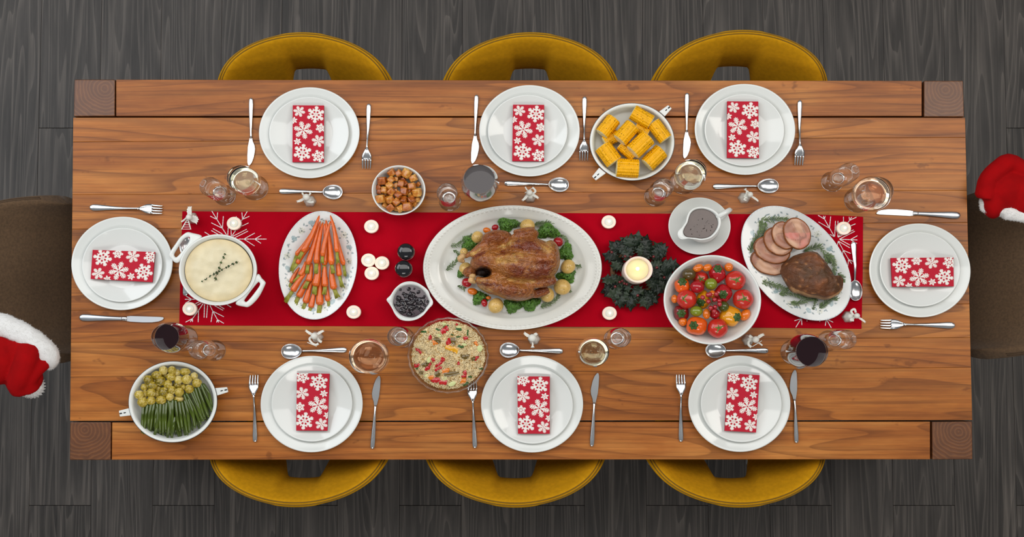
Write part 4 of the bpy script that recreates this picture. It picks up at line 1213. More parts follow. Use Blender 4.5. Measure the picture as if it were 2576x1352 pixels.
# berry sauce in a scalloped dish
c3 = crop(5.878, 960, 590)
out = [(72,965),(130,900),(190,810),(260,745),(330,708),(420,694),(520,712),(620,770),(690,835),(720,915),(758,985),(755,1040),(710,1090),(660,1150),(615,1200),(540,1250),(440,1280),(330,1278),(255,1248),(195,1180),(155,1100),(112,1030)]
inn = [(158,985),(180,900),(235,812),(300,768),(380,746),(470,748),(560,778),(635,842),(680,915),(708,985),(700,1030),(665,1080),(635,1130),(570,1185),(480,1232),(380,1232),(280,1195),(215,1135),(175,1070),(160,1030)]
zr = RT+.034
O_ = [P(*c3(x, y), zr) for x, y in smooth_loop(out, 120)]; I_ = [P(*c3(x, y), zr) for x, y in smooth_loop(inn, 120)]
cen = sum(O_, Vector())/120
def ring(L, k, z): return [Vector((cen.x+(q.x-cen.x)*k, cen.y+(q.y-cen.y)*k, z)) for q in L]
t = thing('sauce_dish', 'small white scalloped dish with pouring lips holding dark berry sauce', 'dish', (cen.x, cen.y, RT+.0003))
rows = [ring(O_, .001, RT+.0003), ring(O_, .55, RT+.0003), ring(O_, .62, RT+.004), ring(O_, .85, RT+.022), ring(O_, .985, zr-.002), ring(O_, 1, zr), ring(O_, .985, zr+.0012), ring(I_, 1.02, zr-.001), ring(I_, 1.0, zr-.003), ring(I_, .8, RT+.012), ring(I_, .5, RT+.006), ring(I_, .001, RT+.0055)]
M().grid(rows, closed=True).world('dish_body', 'china', t.location, t)
zs = zr-.0065
t2 = thing('berry_sauce', 'glossy dark berry sauce with whole berries in the scalloped dish', 'sauce', (cen.x, cen.y, zs))
rows = [ring(I_, .965, zs-.006), ring(I_, .97, zs-.0005), ring(I_, .955, zs), ring(I_, .935, zs+.0001), ring(I_, .91, zs+.0001), ring(I_, .7, zs+.0001), ring(I_, .3, zs+.0001), ring(I_, .001, zs+.0001)]
M().grid(rows, closed=True).world('sauce_pool', 'berry_sauce', t2.location, t2)
LUMPS = [(405,810,24),(325,880,22),(365,915,36),(450,895,42),(545,855,24),(485,805,14),(250,945,34),(260,1030,38),(330,1030,32),(390,980,40),(420,1015,42),(510,960,34),(585,985,50),(680,995,18),(630,920,18),(310,1135,42),(440,1090,46),(530,1070,40),(590,1120,30),(410,1185,32),(470,1180,16),(635,1050,18),(195,1045,14),(280,820,16),(350,1085,30),(470,985,30),(300,985,24),(545,1010,34),(240,1005,22)]
for i, (x, y, r) in enumerate(LUMPS):
    q = P(*c3(x, y), zs); k = r/5.878*U(zs)*1.3
    M().ell((q.x, q.y, zs-.0005), k, k*.9, min(k*.65, .004), i, 24, 16, lambda d: 1+.30*noise.noise(d*1.7+Vector((i*3.3,0,0)))+.14*noise.noise(d*5+Vector((i,0,0)))).world('whole_berry', 'berry_lump', t2.location, t2)

# two shakers
for (px, lab) in (((1020.4, 632.9), 'dark domed shaker standing above its twin beside the chicken platter'), ((1014.4, 675.9), 'dark domed shaker just above the berry sauce dish')):
    c = P(*px, RT+.066)
    t = thing('shaker', lab, 'shaker', (c.x, c.y, RT+.0003), 'salt and pepper shakers')
    R = 21.7*U(RT+.066)
    M().lathe([(0,0),(R*.90,0),(R*.93,.002),(R*.95,.030),(R*.93,.046),(R*.88,.046),(R*.88,.004),(0,.003)], 40, 1, .96).build('glass_body', 'glass', t, (0,0,0))
    M().lathe([(0,.0045),(R*.84,.0045),(R*.84,.030),(0,.031)], 32, 1, .96).build('seasoning', 'pepper_speck' if px[1] > 650 else 'china', t, (0,0,0))
    M().lathe([(R*.96,.046),(R*1.0,.047),(R,.060),(R*.97,.0645),(R*.85,.0685),(R*.6,.0715),(R*.3,.0728),(0,.0732)], 48, 1, .96).build('cap', 'shaker_cap', t, (0,0,0))
    M().lathe([(R*.965,.0455),(R*1.012,.0458),(R*1.012,.0475),(R*.99,.0478)], 40, 1, .96).build('cap_ring', 'steel', t, (0,0,0))

# corn in an enamel dish
ENP = [(0,0),(.80,0),(.86,.004),(.95,.034),(.985,.040),(1.0,.0405),(1.0,.0425),(.985,.0435),(.95,.0425),(.925,.040),(.905,.035),(.87,.008),(.82,.005),(0,.0045)]
def enamel_dish(label, px, rx, ry, quads):
    t = dish('enamel_dish', label, 'dish', px, TZ+.042, rx, ry, ENP, 'enamel', 0, TZ)
    s = U(TZ+.042)
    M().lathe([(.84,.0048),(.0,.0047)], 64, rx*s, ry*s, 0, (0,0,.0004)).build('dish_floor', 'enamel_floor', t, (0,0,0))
    M().tube([( (rx+.3)*s*math.cos(a), (ry+.3)*s*math.sin(a), .0412) for a in (2*PI*k/96 for k in range(97))], .0009, n=6, cap=False).build('dark_rim', 'enamel_black', t, (0,0,0))
    handle_pair(t, quads, TZ+.040)
    return t
k4 = crop(5.879, 1470, 240); k8 = crop(5.634, 280, 890)
enamel_dish('white enamel dish with dark rim and two handles holding corn', (1590, 357), 107, 98.6, [[k4(*q) for q in ((1105,238),(1240,142),(1296,192),(1190,312))], [k4(*q) for q in ((322,1150),(172,1260),(112,1200),(220,1068))]])
enamel_dish('white enamel dish with two handles holding sprouts and green beans', (435, 1011.6), 110.3, 100.6, [[k8(*q) for q in ((1455,492),(1640,475),(1656,548),(1490,600))], [k8(*q) for q in ((288,878),(118,898),(103,812),(265,772))]])
CORN = [((265,570),(435,355),108,0,'nearest the fork handle'),((525,660),(712,450),116,1,'upper one on top of the pile'),((722,252),(975,400),112,0,'at the rim by the far handle'),
        ((1020,415),(1195,648),112,0,'showing its cut end beside the knife'),((720,835),(938,625),126,1,'lower one on top of the pile'),((932,1025),(1135,825),128,0,'by the rim towards the white wine'),
        ((272,757),(438,985),126,0,'at the rim by the fork tines'),((485,1070),(790,1085),138,0,'lying level at the bottom rim'),((545,730),(740,900),104,-1,'buried under the pile at its middle'),
        ((300,690),(500,590),84,-1,'mostly hidden beneath the upper piece'),((760,470),(930,570),90,-1,'wedged between rim piece and pile')]
for i, (A, B, r, lay, lab) in enumerate(CORN):
    zc = TZ + (.030, .042, .063)[lay+1] + (.002*(i % 3))
    a_, b_ = P(*k4(*A), zc), P(*k4(*B), zc)
    ax = (b_-a_); L = ax.length; ax.normalize()
    R = r/5.879*U(zc)*1.06
    if lay == -1: R = min(R, .018)
    R = min(R, .0255)*(.93 if i in (3, 5) else 1)
    L *= 1.06
    t = thing('corn_piece', 'short piece of corn on the cob, ' + lab, 'corn', (a_+b_)/2, 'corn pieces in the enamel dish')
    sd = Vector((-ax.y, ax.x, 0)); up = Vector((0,0,1))
    rnd = random.Random(i); NRW = 16; NK = max(6, round(L/.0048)); rows = []
    sub = 4; su = 6; ph0 = rnd.uniform(0, 6)
    for k in range(NK*sub+1):
        f = k/(NK*sub); row = []
        for j in range(NRW*su):
            a = 2*PI*j/(NRW*su)+ph0; ju = (j % su)/su
            off = .5 if (j//su) % 2 else 0
            kk = (k/sub + off*.35) % 1
            b = (math.sin(PI*ju)**.5)*(math.sin(PI*kk)**.5)
            rr = R*(.90+.10*b) * (1+.02*noise.noise(Vector((j//su*3.1, (k+off)//sub*2.7, i))))
            row.append(ax*((f-.5)*L) + sd*(rr*math.cos(a)) + up*(rr*math.sin(a)))
        rows.append(row)
    M().grid(rows, closed=True).build('kernels', 'corn_kernel', t, (0,0,0), kind='stuff')
    for e in (-1, 1):
        m = M(); c0 = ax*(e*L*.5)
        rows = [[c0+ax*(e*(.0012+.0012*noise.noise(Vector((j, q, i))))*(1 if q else 1.4)) + (sd*math.cos(2*PI*j/24)+up*math.sin(2*PI*j/24))*(R*.985*q) for j in range(24)] for q in (.001, .3, .6, .85)]
        rows.append([c0-ax*(e*.001)+(sd*math.cos(2*PI*j/24)+up*math.sin(2*PI*j/24))*(R*.95) for j in range(24)])
        m.grid(rows, closed=True)
        m.build('cob_core', 'corn_core', t, (0,0,0))
    m = M()
    for k in range(16):
        a = rnd.uniform(.2, PI-.2); f = rnd.uniform(-.45, .45); q = ax*(f*L)+sd*(R*.985*math.cos(a))+up*(R*.985*math.sin(a))
        m.ell(q, .0009, .0009, .0009, 0, 6, 4)
    m.build('pepper_specks', 'pepper_speck', t, (0,0,0), kind='stuff')

# sprouts and beans
SPR = [(740,240,60,60),(862,240,55,58),(920,275,60,52),(1045,260,74,52),(645,305,70,55),(845,335,63,55),(1175,325,52,58),(1070,370,68,66),(955,375,56,58),(525,375,68,66),(700,390,70,64),(800,435,60,54),(1215,420,66,60),(580,455,74,56),(470,480,52,52),(935,450,62,48),(1105,505,62,60),(1025,475,40,44),(860,520,56,58),(740,545,62,66),(965,550,62,62),(395,585,64,60),(565,560,64,62),(665,490,52,48),(650,580,48,50),(480,580,48,50),(830,615,54,54),(445,690,72,68),(565,670,60,58),(705,660,72,58),(955,645,72,48),(770,300,48,48),(615,390,42,44)]
srw = rows_of(SPR, 5)
RN5 = ['topmost', 'second', 'middle', 'fourth', 'lowest']
for i, (x, y, rx, ry) in enumerate(SPR):
    k = U(TZ+.04)/5.634*1.06; z = TZ+.030+(.010 if min(rx, ry) > 53 else .0)
    q = P(*k8(x, y), z)
    t = thing('brussels_sprout', 'cooked yellow green sprout, %s from the table end in the %s sprout row' % (ORD[srw[i][1]], RN5[srw[i][0]]), 'sprout', q, 'brussels sprouts in the enamel dish')
    R = Vector((rx*k, ry*k, .85*min(rx, ry)*k)); an = i*1.7
    def fn(d, i=i):
        w = math.sin(5*math.atan2(d.y, d.x)+6*d.z+i)
        return 1+.035*w+.05*noise.noise(d*2+Vector((i,0,0)))
    M().ell((0,0,0), *R, 0, 22, 14, fn).build('leaf_ball', 'sprout_skin', t, (0,0,0))
    d = Vector((math.cos(an), math.sin(an), .35)).normalized()
    b = Vector((d.x*R.x, d.y*R.y, d.z*R.z))*.90
    s1 = d.cross(Vector((0,0,1))).normalized(); s2 = d.cross(s1)
    rr = min(R.x, R.y)*.40
    rows = [[b+d*(.0022*h)+(s1*math.cos(2*PI*j/14)+s2*math.sin(2*PI*j/14))*(rr*w) for j in range(14)] for (w, h) in ((1.0,0),(.97,.35),(.85,.55),(.001,.6))]
    M().grid(rows, closed=True).build('cut_base', 'sprout_cut', t, (0,0,0))
BE = [[(455,745),(445,900),(438,1110)],[(515,720),(490,900),(463,1125)],[(570,700),(535,900),(528,1060)],[(610,700),(580,880),(555,1100)],[(650,700),(660,900),(640,1060),(600,1190)],[(700,690),(690,900),(692,1115)],[(745,700),(735,900),(735,1140)],[(785,690),(770,900),(775,1100)],[(812,660),(835,850),(815,1020),(798,1185)],[(872,650),(865,850),(858,1190)],[(915,660),(935,900),(970,1080)],[(965,680),(985,880),(1010,1062)],[(905,900),(885,1000),(868,1125)],[(1005,680),(1040,900),(1078,1140)],[(1045,660),(1085,850),(1110,1105)],[(1030,570),(1110,780),(1200,992)],[(1065,560),(1160,740),(1262,990)],[(1135,540),(1215,740),(1300,940)],[(1190,480),(1255,700),(1325,910)],[(1230,460),(1300,680),(1372,885)],[(1270,420),(1345,620),(1435,825)],[(1300,430),(1380,560),(1425,760)],[(845,680),(830,900),(828,1140)],[(1095,640),(1150,820),(1185,1040)],[(660,720),(630,900),(622,1050)],[(1160,520),(1240,760),(1285,945)],
      [(480,760),(470,950),(455,1090)],[(600,740),(600,950),(580,1160)],[(720,720),(715,950),(700,1200)],[(800,720),(790,950),(780,1195)],[(925,720),(925,950),(910,1130)],[(1010,720),(1020,950),(1050,1160)],[(1060,700),(1110,930),(1150,1075)],[(1120,640),(1190,860),(1240,1045)],[(1210,560),(1275,780),(1345,930)],[(1285,500),(1350,720),(1385,915)],[(960,760),(955,950),(985,1175)],[(890,760),(900,950),(960,1180)],[(680,760),(670,950),(660,1120)],[(545,760),(540,950),(570,1150)]]
bo = sorted(range(len(BE)), key=lambda i: BE[i][-1][0])
brank = {i: k for k, i in enumerate(bo)}
for i, pth in enumerate(BE):
    top = i < 26; r = (23 if top else 20)/5.634*U(TZ+.04)
    zz = TZ+(.036 if top else .020)+.0015*(i % 3)
    sp_ = smooth_path([tuple(P(*k8(x, y), zz + (.004*(1-abs(2*j/(len(pth)-1)-1)) if top else 0)-.006*(j == len(pth)-1))) for j, (x, y) in enumerate(pth)], 16)
    c = Vector(sp_[8])
    n_ = brank[i]
    where = '%s bean from the table end' % (ORD[n_] if n_ < 31 else ('%s' % ['tenth','ninth','eighth','seventh','sixth','fifth','fourth','third','second'][n_-31] if n_ < 40 else 'last'))
    if n_ >= 31: where = '%s bean from the fork side' % ['ninth','eighth','seventh','sixth','fifth','fourth','third','second','outermost'][n_-31]
    t = thing('green_bean', 'long glossy green bean in the enamel dish, ' + where, 'green bean', c, 'green beans in the enamel dish')
    M().tube(sp_, [r*.8]+[r*(1+.10*noise.noise(Vector((k*.7, i*3.1, 0)))) for k in range(15)]+[r*.75], n=10).world('pod', 'bean_skin', c, t)
    e_ = Vector(sp_[-1]); d = (e_-Vector(sp_[-2])).normalized()
    M().tube([e_-d*.0005, e_+d*.0025, e_+d*.004], [r*.74, r*.6, r*.25], n=8).world('cut_tip', 'bean_tip', c, t)

# gravy boat on its saucer
g = crop(3.379, 1480, 480)
c = P(*g(945, 301), RT+.016)
o = M().lathe(plate_prof(78.4*U(RT+.016), .016, .045), 80, 1, .925).build('saucer', 'china', None, (c.x, c.y, RT+.0003)); tag(o, 'round white saucer under the gravy boat', 'saucer')
zr = RT+.078
out = [(1128,275),(1112,205),(1060,158),(985,136),(910,142),(862,172),(840,215),(828,262),(800,305),(766,340),(757,372),(768,402),(800,416),(850,408),(905,415),(970,422),(1045,402),(1102,345)]
inn = [(1108,278),(1092,215),(1045,172),(980,152),(915,158),(876,184),(857,222),(843,270),(820,310),(806,345),(812,375),(835,393),(870,398),(915,402),(970,408),(1035,390),(1086,338)]
O_ = [P(*g(x, y), zr) for x, y in smooth_loop(out, 110)]; I_ = [P(*g(x, y), zr) for x, y in smooth_loop(inn, 110)]
cen = P(*g(968, 285), zr); zb = RT+.0065
t = thing('gravy_boat', 'white gravy boat with spout and handle on the saucer', 'gravy boat', (cen.x, cen.y, zb))
bc = P(*g(962, 315), RT+.02)
def circ(r, z): return [Vector((bc.x+r*math.cos(a), bc.y+r*.93*math.sin(a), z)) for a in (-2*PI*k/110 for k in range(110))]
def ring2(L, k, z, mixc=0, r=0):
    o_ = [Vector((cen.x+(q.x-cen.x)*k, cen.y+(q.y-cen.y)*k, z)) for q in L]
    return o_
def near(L, cc_):              # reorder a circle to follow the loop's angles
    return [Vector((bc.x+cc_*math.cos(math.atan2(q.y-cen.y, q.x-cen.x)), bc.y+cc_*.93*math.sin(math.atan2(q.y-cen.y, q.x-cen.x)), 0)) for q in L]
def circ2(r, z): return [Vector((q.x, q.y, z)) for q in near(O_, r)]
def blend(A, B, f, z): return [Vector((a.x+(b.x-a.x)*f, a.y+(b.y-a.y)*f, z)) for a, b in zip(A, B)]
c48 = circ2(.047, 0)
rows = [circ2(.0001, zb), circ2(.030, zb), circ2(.033, zb+.003), circ2(.030, zb+.008), circ2(.040, zb+.016), circ2(.0465, zb+.034), blend(c48, O_, .45, zb+.052), blend(c48, O_, .9, zr-.004), O_, ring2(O_, .988, zr+.0014), ring2(I_, 1.012, zr+.0008), I_, ring2(I_, .95, zr-.012), ring2(I_, .80, zr-.045), ring2(I_, .3, zr-.058), ring2(I_, .001, zr-.058)]
rows[8] = [Vector((q.x, q.y, zr)) for q in O_]
M().grid(rows, closed=True).world('boat_body', 'china', t.location, t)
hp = [tuple(P(*g(x, y), z)) for x, y, z in ((1092,225,zr-.006),(1130,205,zr+.002),(1180,176,zr-.001),(1206,162,zr-.014),(1195,172,zr-.034),(1150,215,zr-.052),(1105,250,zr-.058))]
M().tube(smooth_path(hp, 24), .0065, .0042, 14).world('handle', 'china', t.location, t)
zs = zr-.0065
pool = [ring2(I_, .94, zs-.006), ring2(I_, .965, zs-.0004), ring2(I_, .955, zs), ring2(I_, .935, zs), ring2(I_, .91, zs), ring2(I_, .6, zs), ring2(I_, .001, zs)]
t2 = thing('gravy', 'brown gravy with dark specks filling the gravy boat', 'gravy', (cen.x, cen.y, zs-.003))
M().grid(pool, closed=True).world('gravy_pool', 'gravy', t2.location, t2)
m = M(); rnd = random.Random(8)
for (x, y) in [(935,250),(925,290),(900,305),(985,320),(1005,335),(975,325),(1008,265),(1015,255),(1000,275),(1045,298),(1060,290),(990,300),(965,345),(1005,345),(925,350),(880,370),(1050,310),(1025,280),(970,240),(945,380),(1040,340),(870,330)]:
    q = P(*g(x, y), zs); r = rnd.uniform(3, 8)/3.379*U(zs); m.ell((q.x, q.y, zs), r, r*.6, .0008, rnd.uniform(0, 3), 8, 4)
m.world('herb_specks', 'gravy_bit', t2.location, t2, kind='stuff')

# sliced roast
r4 = crop(3.38, 1840, 480)
SL = [(318,612,158,100,24,0,'lowest of the fan'),(343,505,150,112,24,1,'second up from the tomato bowl'),(398,432,128,112,38,2,'middle of the fan'),(448,382,98,122,-22,3,'just behind the pink end slice'),(556,366,112,132,-18,4,'pink and topmost')]
for (x, y, rx, ry, rot, lay, lab) in SL:
    z = RT+.017+lay*.0105; k = U(z)/3.38
    q = P(*r4(x, y), z)
    t = thing('roast_slice', 'round slice of roast meat with a brown crust, ' + lab, 'meat slice', q, 'slices of roast meat')
    R = -math.radians(rot)
    def hk(r, zz, a, lay=lay):
        w = 1+.04*math.sin(2*a+lay)+.03*noise.noise(Vector((2.2*math.cos(a), 2.2*math.sin(a), lay*4)))
        return (r*w, zz)
    tilt = lambda v: Vector((v.x, v.y, v.z + .10*(v.x*.75+v.y*.65) + .0008*noise.noise(v*60)))
    M().lathe([(0,-.005),(.97,-.005),(1.03,-.002),(1.035,.0020),(1.01,.0045),(.97,.0056),(.945,.0056),(.93,.003)], 72, rx*k, ry*k, R, (0,0,0), hk).xf(tilt).build('crust', 'meat_crust', t, (0,0,0))
    m = M().lathe([(1-.0*i if False else .945*(1-i/14), .0052+.0006*math.sin(i)) for i in range(14)]+[(0,.0052)], 72, rx*k, ry*k, R, (0,0,0), hk)
    cols = []
    for v in m.v:
        n_ = noise.noise(v*28+Vector((lay*3,0,0))); n2 = noise.noise(v*70)
        a = Vector(lin('#c79a7c')); b = Vector(lin('#a3705a')); p_ = Vector(lin('#c8796b'))
        f = max(0, min(1, .5+2.6*n_)); col_ = a*(1-f)+b*f
        if lay == 4 and v.y < .002: g_ = max(0, min(1, .55+2*n_)); col_ = col_*(1-g_)+p_*g_
        if abs(n_) < .02: col_ = col_*.66
        cols.append(tuple(col_*(1+.14*n2)))
    m.xf(tilt).build('meat', 'meat_face', t, (0,0,0), col=cols, merge=False)
RO = [(418,680),(432,630),(480,590),(530,555),(600,530),(680,516),(738,535),(765,580),(805,620),(850,690),(870,722),(925,728),(945,780),(938,840),(900,890),(850,918),(790,930),(720,915),(640,905),(580,880),(520,862),(470,800),(435,740)]
pts = [P(*r4(x, y), RT+.035) for x, y in smooth_loop(RO, 120)]
og = sum(pts, Vector())/120; og.z = RT+.0085
t = thing('roast_joint', 'dark herb-crusted roast joint on the flower print platter', 'roast meat', og)
m = M(); n = 120; rows = []
for (k, z) in ((.001,.0),(.7,.0),(.9,.004),(.985,.018),(1.0,.028),(.97,.040),(.92,.048),(.85,.0555),(.76,.0615),(.66,.066),(.54,.070),(.42,.073),(.28,.075),(.14,.076),(.001,.076)):
    rows.append([Vector((og.x+(q.x-og.x)*k, og.y+(q.y-og.y)*k, og.z+z)) for q in pts])
sub = M()
rr = []
for i in range(len(rows)-1):
    for s_ in range(3): rr.append([a_.lerp(b_, s_/3) for a_, b_ in zip(rows[i], rows[i+1])])
rr.append(rows[-1]); m.grid(rr, closed=True)
cols = []
for i, v in enumerate(m.v):
    n1, n2, n3 = noise.noise(v*38), noise.noise(v*110), noise.noise(v*22+Vector((7,7,7)))
    if v.z > og.z+.01: m.v[i] = v + Vector((0,0,1))*(.006*n1+.0025*n2)+Vector((n2,n1,0))*.002
    c_ = Vector(lin('#64391c')); 
    f = max(0, min(1, .5+1.6*n3)); c_ = c_*(1-f*.6)+Vector(lin('#43331d'))*(f*.6)
    f = max(0, min(1, 2.2*n1-.1)); c_ = c_*(1-f*.6)+Vector(lin('#8a4f28'))*(f*.6)
    f = max(0, min(1, 3*n2-1.1))*.6; c_ = c_*(1-f)+Vector(lin('#b57c4a'))*f
    e = (v.y-og.y); 
    if e < -.030 and v.z < og.z+.05: f = max(0, min(1, .5+1.5*n1)); c_ = c_*(1-f)+Vector(lin('#b98a58'))*f
    cols.append(tuple(c_*(1+.3*n2)))
m.world('crust', 'roast_crust', og, t, col=cols, merge=False)
SPG = [([(140,535),(195,430),(245,330),(248,245)], 66, 'along the slices at the platter edge by the gravy boat', 1),([(235,250),(330,245),(420,240),(480,245)], 34, 'lying across the top of the platter above the slices', 1.1),([(290,265),(280,330),(262,400)], 24, 'short one tucked behind the slices', .8),
       ([(615,515),(680,490),(745,480),(800,560),(825,610)], 60, 'between the pink slice and the spoon', 1.1),([(800,540),(850,580),(870,650),(862,720)], 40, 'beside the roast joint towards the spoon', 1.1),([(905,700),(945,750),(955,790)], 22, 'short one at the narrow end of the roast joint', 1),
       ([(248,770),(330,795),(400,815),(470,840)], 40, 'pointing out towards the tomato bowl', 1.1),([(405,880),(470,870),(560,890),(640,905)], 42, 'under the roast joint on its pale side', 1.1),([(505,945),(560,960),(650,925),(720,920)], 44, 'lowest one near the red wine side', 1.1),([(690,1015),(705,960),(715,915)], 14, 'single stalk pointing down from the roast joint', .7),([(745,1000),(800,955),(860,915),(915,930)], 40, 'at the platter end near the angel figurine', 1.1)]
for i, (pth, nl, lab, k) in enumerate(SPG):
    sprig('rosemary_sprig', 'green rosemary sprig ' + lab, 'herb', pth, RT+.012, nl, .0135*k, .0012, 'herb', 'rosemary', .0009, 1.0, 'rosemary around the roast joint', 20+i, .006, r4)

# tomato and pepper bowl
tb = dish('salad_bowl', 'large round white bowl of tomatoes and sweet peppers', 'bowl', (1791.7, 754.8), TZ+.085, 122.5, 112.8,
    [(0,0),(.48,0),(.52,.003),(.74,.028),(.92,.065),(1,.0835),(1,.0855),(.985,.0868),(.96,.086),(.885,.066),(.72,.034),(.5,.012),(.3,.008),(0,.007)], 'china', 0, RT)
c6 = crop(5.407, 1660, 630)
def at(x, y, z): return P(*c6(x, y), z)
def kk(z): return U(z)/5.407
def star_calyx(t, q, R, mat='calyx', n=5, seed=0, lean=(0,0), L=.62):
    rnd = random.Random(seed); m = M()
    nz = Vector((lean[0], lean[1], 1)).normalized()
    top = q + Vector((nz.x*R[0]*.93, nz.y*R[1]*.93, nz.z*R[2]*.93))
    s1 = nz.cross(Vector((0,1,0))).normalized(); s2 = nz.cross(s1)
    for i in range(n):
        a = 2*PI*i/n + rnd.uniform(-.25, .25); d = s1*math.cos(a)+s2*math.sin(a); w = s1*-math.sin(a)+s2*math.cos(a)
        l = R[0]*L*rnd.uniform(.8, 1.15)
        m.tube([top+nz*.0012, top+d*(l*.35)+nz*.0006, top+d*(l*.7)-nz*(l*.10), top+d*l-nz*(l*.22)+nz*.001], [l*.12, l*.13, l*.08, l*.015], .0008, 8)
    m.tube([top, top+nz*.003, top+nz*.006+d*.001], [.0019,.0014,.0012], n=8)
    m.world('calyx', mat, t.location, t)
def tomato(label, x, y, r, z, seed, lean=(0,0)):
    k = kk(z); q = at(x, y, z); R = (r*k, r*k*.95, r*k*.82)
    t = thing('tomato', label, 'tomato', q, 'large ripe tomatoes in the salad bowl')
    M().ell((0,0,0), *R, 0, 36, 22, lambda d: 1+.018*math.sin(5*math.atan2(d.y, d.x)+seed)*(1-d.z*d.z)-.10*max(0, d.z-.9)*6*.3).build('fruit', 'tomato_red', t, (0,0,0))
    star_calyx(t, q, R, seed=seed, lean=lean)
tomato('large red tomato with green star beside the platter side, upper of the pair', 1025, 412, 140, RT+.070, 1)
tomato('large red tomato with green star, lower of the pair by the platter', 1130, 667, 143, RT+.070, 2)
tomato('large red tomato at the bottom rim of the bowl between orange and yellow peppers', 785, 1060, 139, RT+.076, 3)
tomato('large pale red tomato with its star turned towards the holly wreath', 365, 665, 138, RT+.074, 4, (-.5,.0))
tomato('partly hidden red tomato behind the plum tomato', 552, 385, 112, RT+.050, 5, (-.1,-.1))
def pepper(label, x, y, rx, ry, z, mat, stem, seed, h=1.0):
    k = kk(z); q = at(x, y, z); R = (rx*k, ry*k, max(rx, ry)*k*.82*h)
    t = thing('sweet_pepper', label, 'sweet pepper', q, 'small sweet peppers in the salad bowl')
    def fn(d):
        a = math.atan2(d.y, d.x); return 1+.055*math.cos(4*a+seed)*(1-d.z*d.z)**.5+.03*noise.noise(d*2.5+Vector((seed,0,0)))
    M().ell((0,0,0), *R, 0, 36, 22, fn).build('fruit', mat, t, (0,0,0))
    s = at(*stem, z); dx, dy = (s.x-q.x)/R[0], (s.y-q.y)/R[1]; rr = min(.9, dx*dx+dy*dy)
    top = Vector((s.x, s.y, z+R[2]*math.sqrt(1-rr)*1.0)); nz = Vector((dx*.8, dy*.8, math.sqrt(1-rr)+.3)).normalized()
    s1 = nz.cross(Vector((0,1,0))).normalized(); s2 = nz.cross(s1); cr_ = 55*k
    rows = []
    for (w, h_) in ((1.05,-.0022),(1.0,.0004),(.8,.0016),(.45,.0022),(.36,.004),(.28,.0075),(.001,.0078)):
        rows.append([top+nz*h_+(s1*math.cos(2*PI*j/30)+s2*math.sin(2*PI*j/30))*(cr_*w*(1+(.14*math.cos(6*2*PI*j/30) if w > .7 else 0))) for j in range(30)])
    M().grid(rows, closed=True).world('stem_cap', 'calyx_dark', t.location, t)
pepper('small red sweet pepper at the far rim between orange cherry tomatoes', 780, 320, 112, 132, RT+.066, 'pepper_red', (775,258), 1)
pepper('orange red sweet pepper on the wreath side of the bowl', 302, 485, 108, 100, RT+.068, 'pepper_orange', (297,432), 2)
pepper('dark red sweet pepper below the pale tomato', 292, 850, 110, 108, RT+.060, 'pepper_dark_red', (282,862), 3)
pepper('bright orange sweet pepper at the bottom rim', 500, 1030, 146, 128, RT+.075, 'pepper_orange', (443,1025), 4)
pepper('yellow sweet pepper with its stem facing the platter', 955, 895, 150, 140, RT+.064, 'pepper_yellow', (1035,915), 5)
pepper('deep red sweet pepper in the middle beside the berries', 858, 590, 122, 124, RT+.072, 'pepper_red', (845,608), 6)
pepper('yellow orange sweet pepper half hidden under the red berries', 590, 672, 95, 128, RT+.058, 'pepper_yellow', (545,712), 7)
def small(name, label, x, y, rx, ry, z, mat, rot=0, seed=0, group='small tomatoes in the salad bowl'):
    k = kk(z); q = at(x, y, z)
    t = thing(name, label, 'tomato', q, group)
    R = (rx*k, ry*k, min(rx, ry)*k)
    M().ell((0,0,0), *R, -math.radians(rot), 26, 16, lambda d: 1+.012*noise.noise(d*2+Vector((seed,0,0)))).build('fruit', mat, t, (0,0,0))
    a = seed*2.1
    M().ell((R[0]*.55*math.cos(a), R[1]*.55*math.sin(a), R[2]*.80), .0011, .0011, .0006, 0, 8, 4).build('stem_scar', 'twig', t, (0,0,0))
small('small_tomato', 'round bright green tomato near the middle of the bowl', 695, 460, 86, 82, RT+.080, 'tomato_green', 0, 1)
small('small_tomato', 'round green tomato above the orange pepper', 497, 830, 87, 72, RT+.078, 'tomato_green', 0, 2)
small('small_tomato', 'dark green glossy tomato beside the yellow pepper', 866, 765, 74, 72, RT+.082, 'tomato_dark_green', 0, 3)
small('small_tomato', 'brownish green tomato at the rim facing the gravy boat', 395, 330, 96, 86, RT+.070, 'tomato_brown', 0, 4)
small('small_tomato', 'oval red plum tomato next to the orange red pepper', 508, 500, 98, 84, RT+.082, 'plum_red', 10, 5)
small('small_tomato', 'dark red tomato just below the red berries', 745, 865, 72, 70, RT+.070, 'plum_red', 0, 6)
small('small_tomato', 'orange oval cherry tomato at the rim beside the brownish green tomato', 518, 242, 76, 50, RT+.072, 'tomato_orange', -25, 7)
small('small_tomato', 'orange oval cherry tomato against the small red pepper', 645, 238, 66, 50, RT+.070, 'tomato_orange', -25, 8)
small('small_tomato', 'round orange cherry tomato above the upper large tomato', 937, 232, 60, 60, RT+.070, 'tomato_orange', 0, 9)
small('small_tomato', 'round orange cherry tomato nearest the holly wreath', 198, 663, 46, 58, RT+.066, 'tomato_orange', 0, 10)
small('small_tomato', 'round orange cherry tomato below the dark red pepper', 312, 972, 60, 62, RT+.062, 'tomato_orange', 0, 11)
small('small_tomato', 'upright orange cherry tomato beside the green one', 635, 866, 52, 72, RT+.084, 'tomato_orange', 0, 12)
small('small_tomato', 'long orange cherry tomato at the rim next to the yellow pepper stem', 1160, 880, 64, 88, RT+.062, 'tomato_orange', 38, 13)
small('small_tomato', 'orange cherry tomato peeping out between the red berries', 712, 600, 48, 56, RT+.086, 'tomato_orange', 0, 14)
bq = at(700, 700, RT+.098)
t = thing('berry_sprig', 'sprig of shiny red berries laid on the middle of the tomatoes', 'berries', bq)
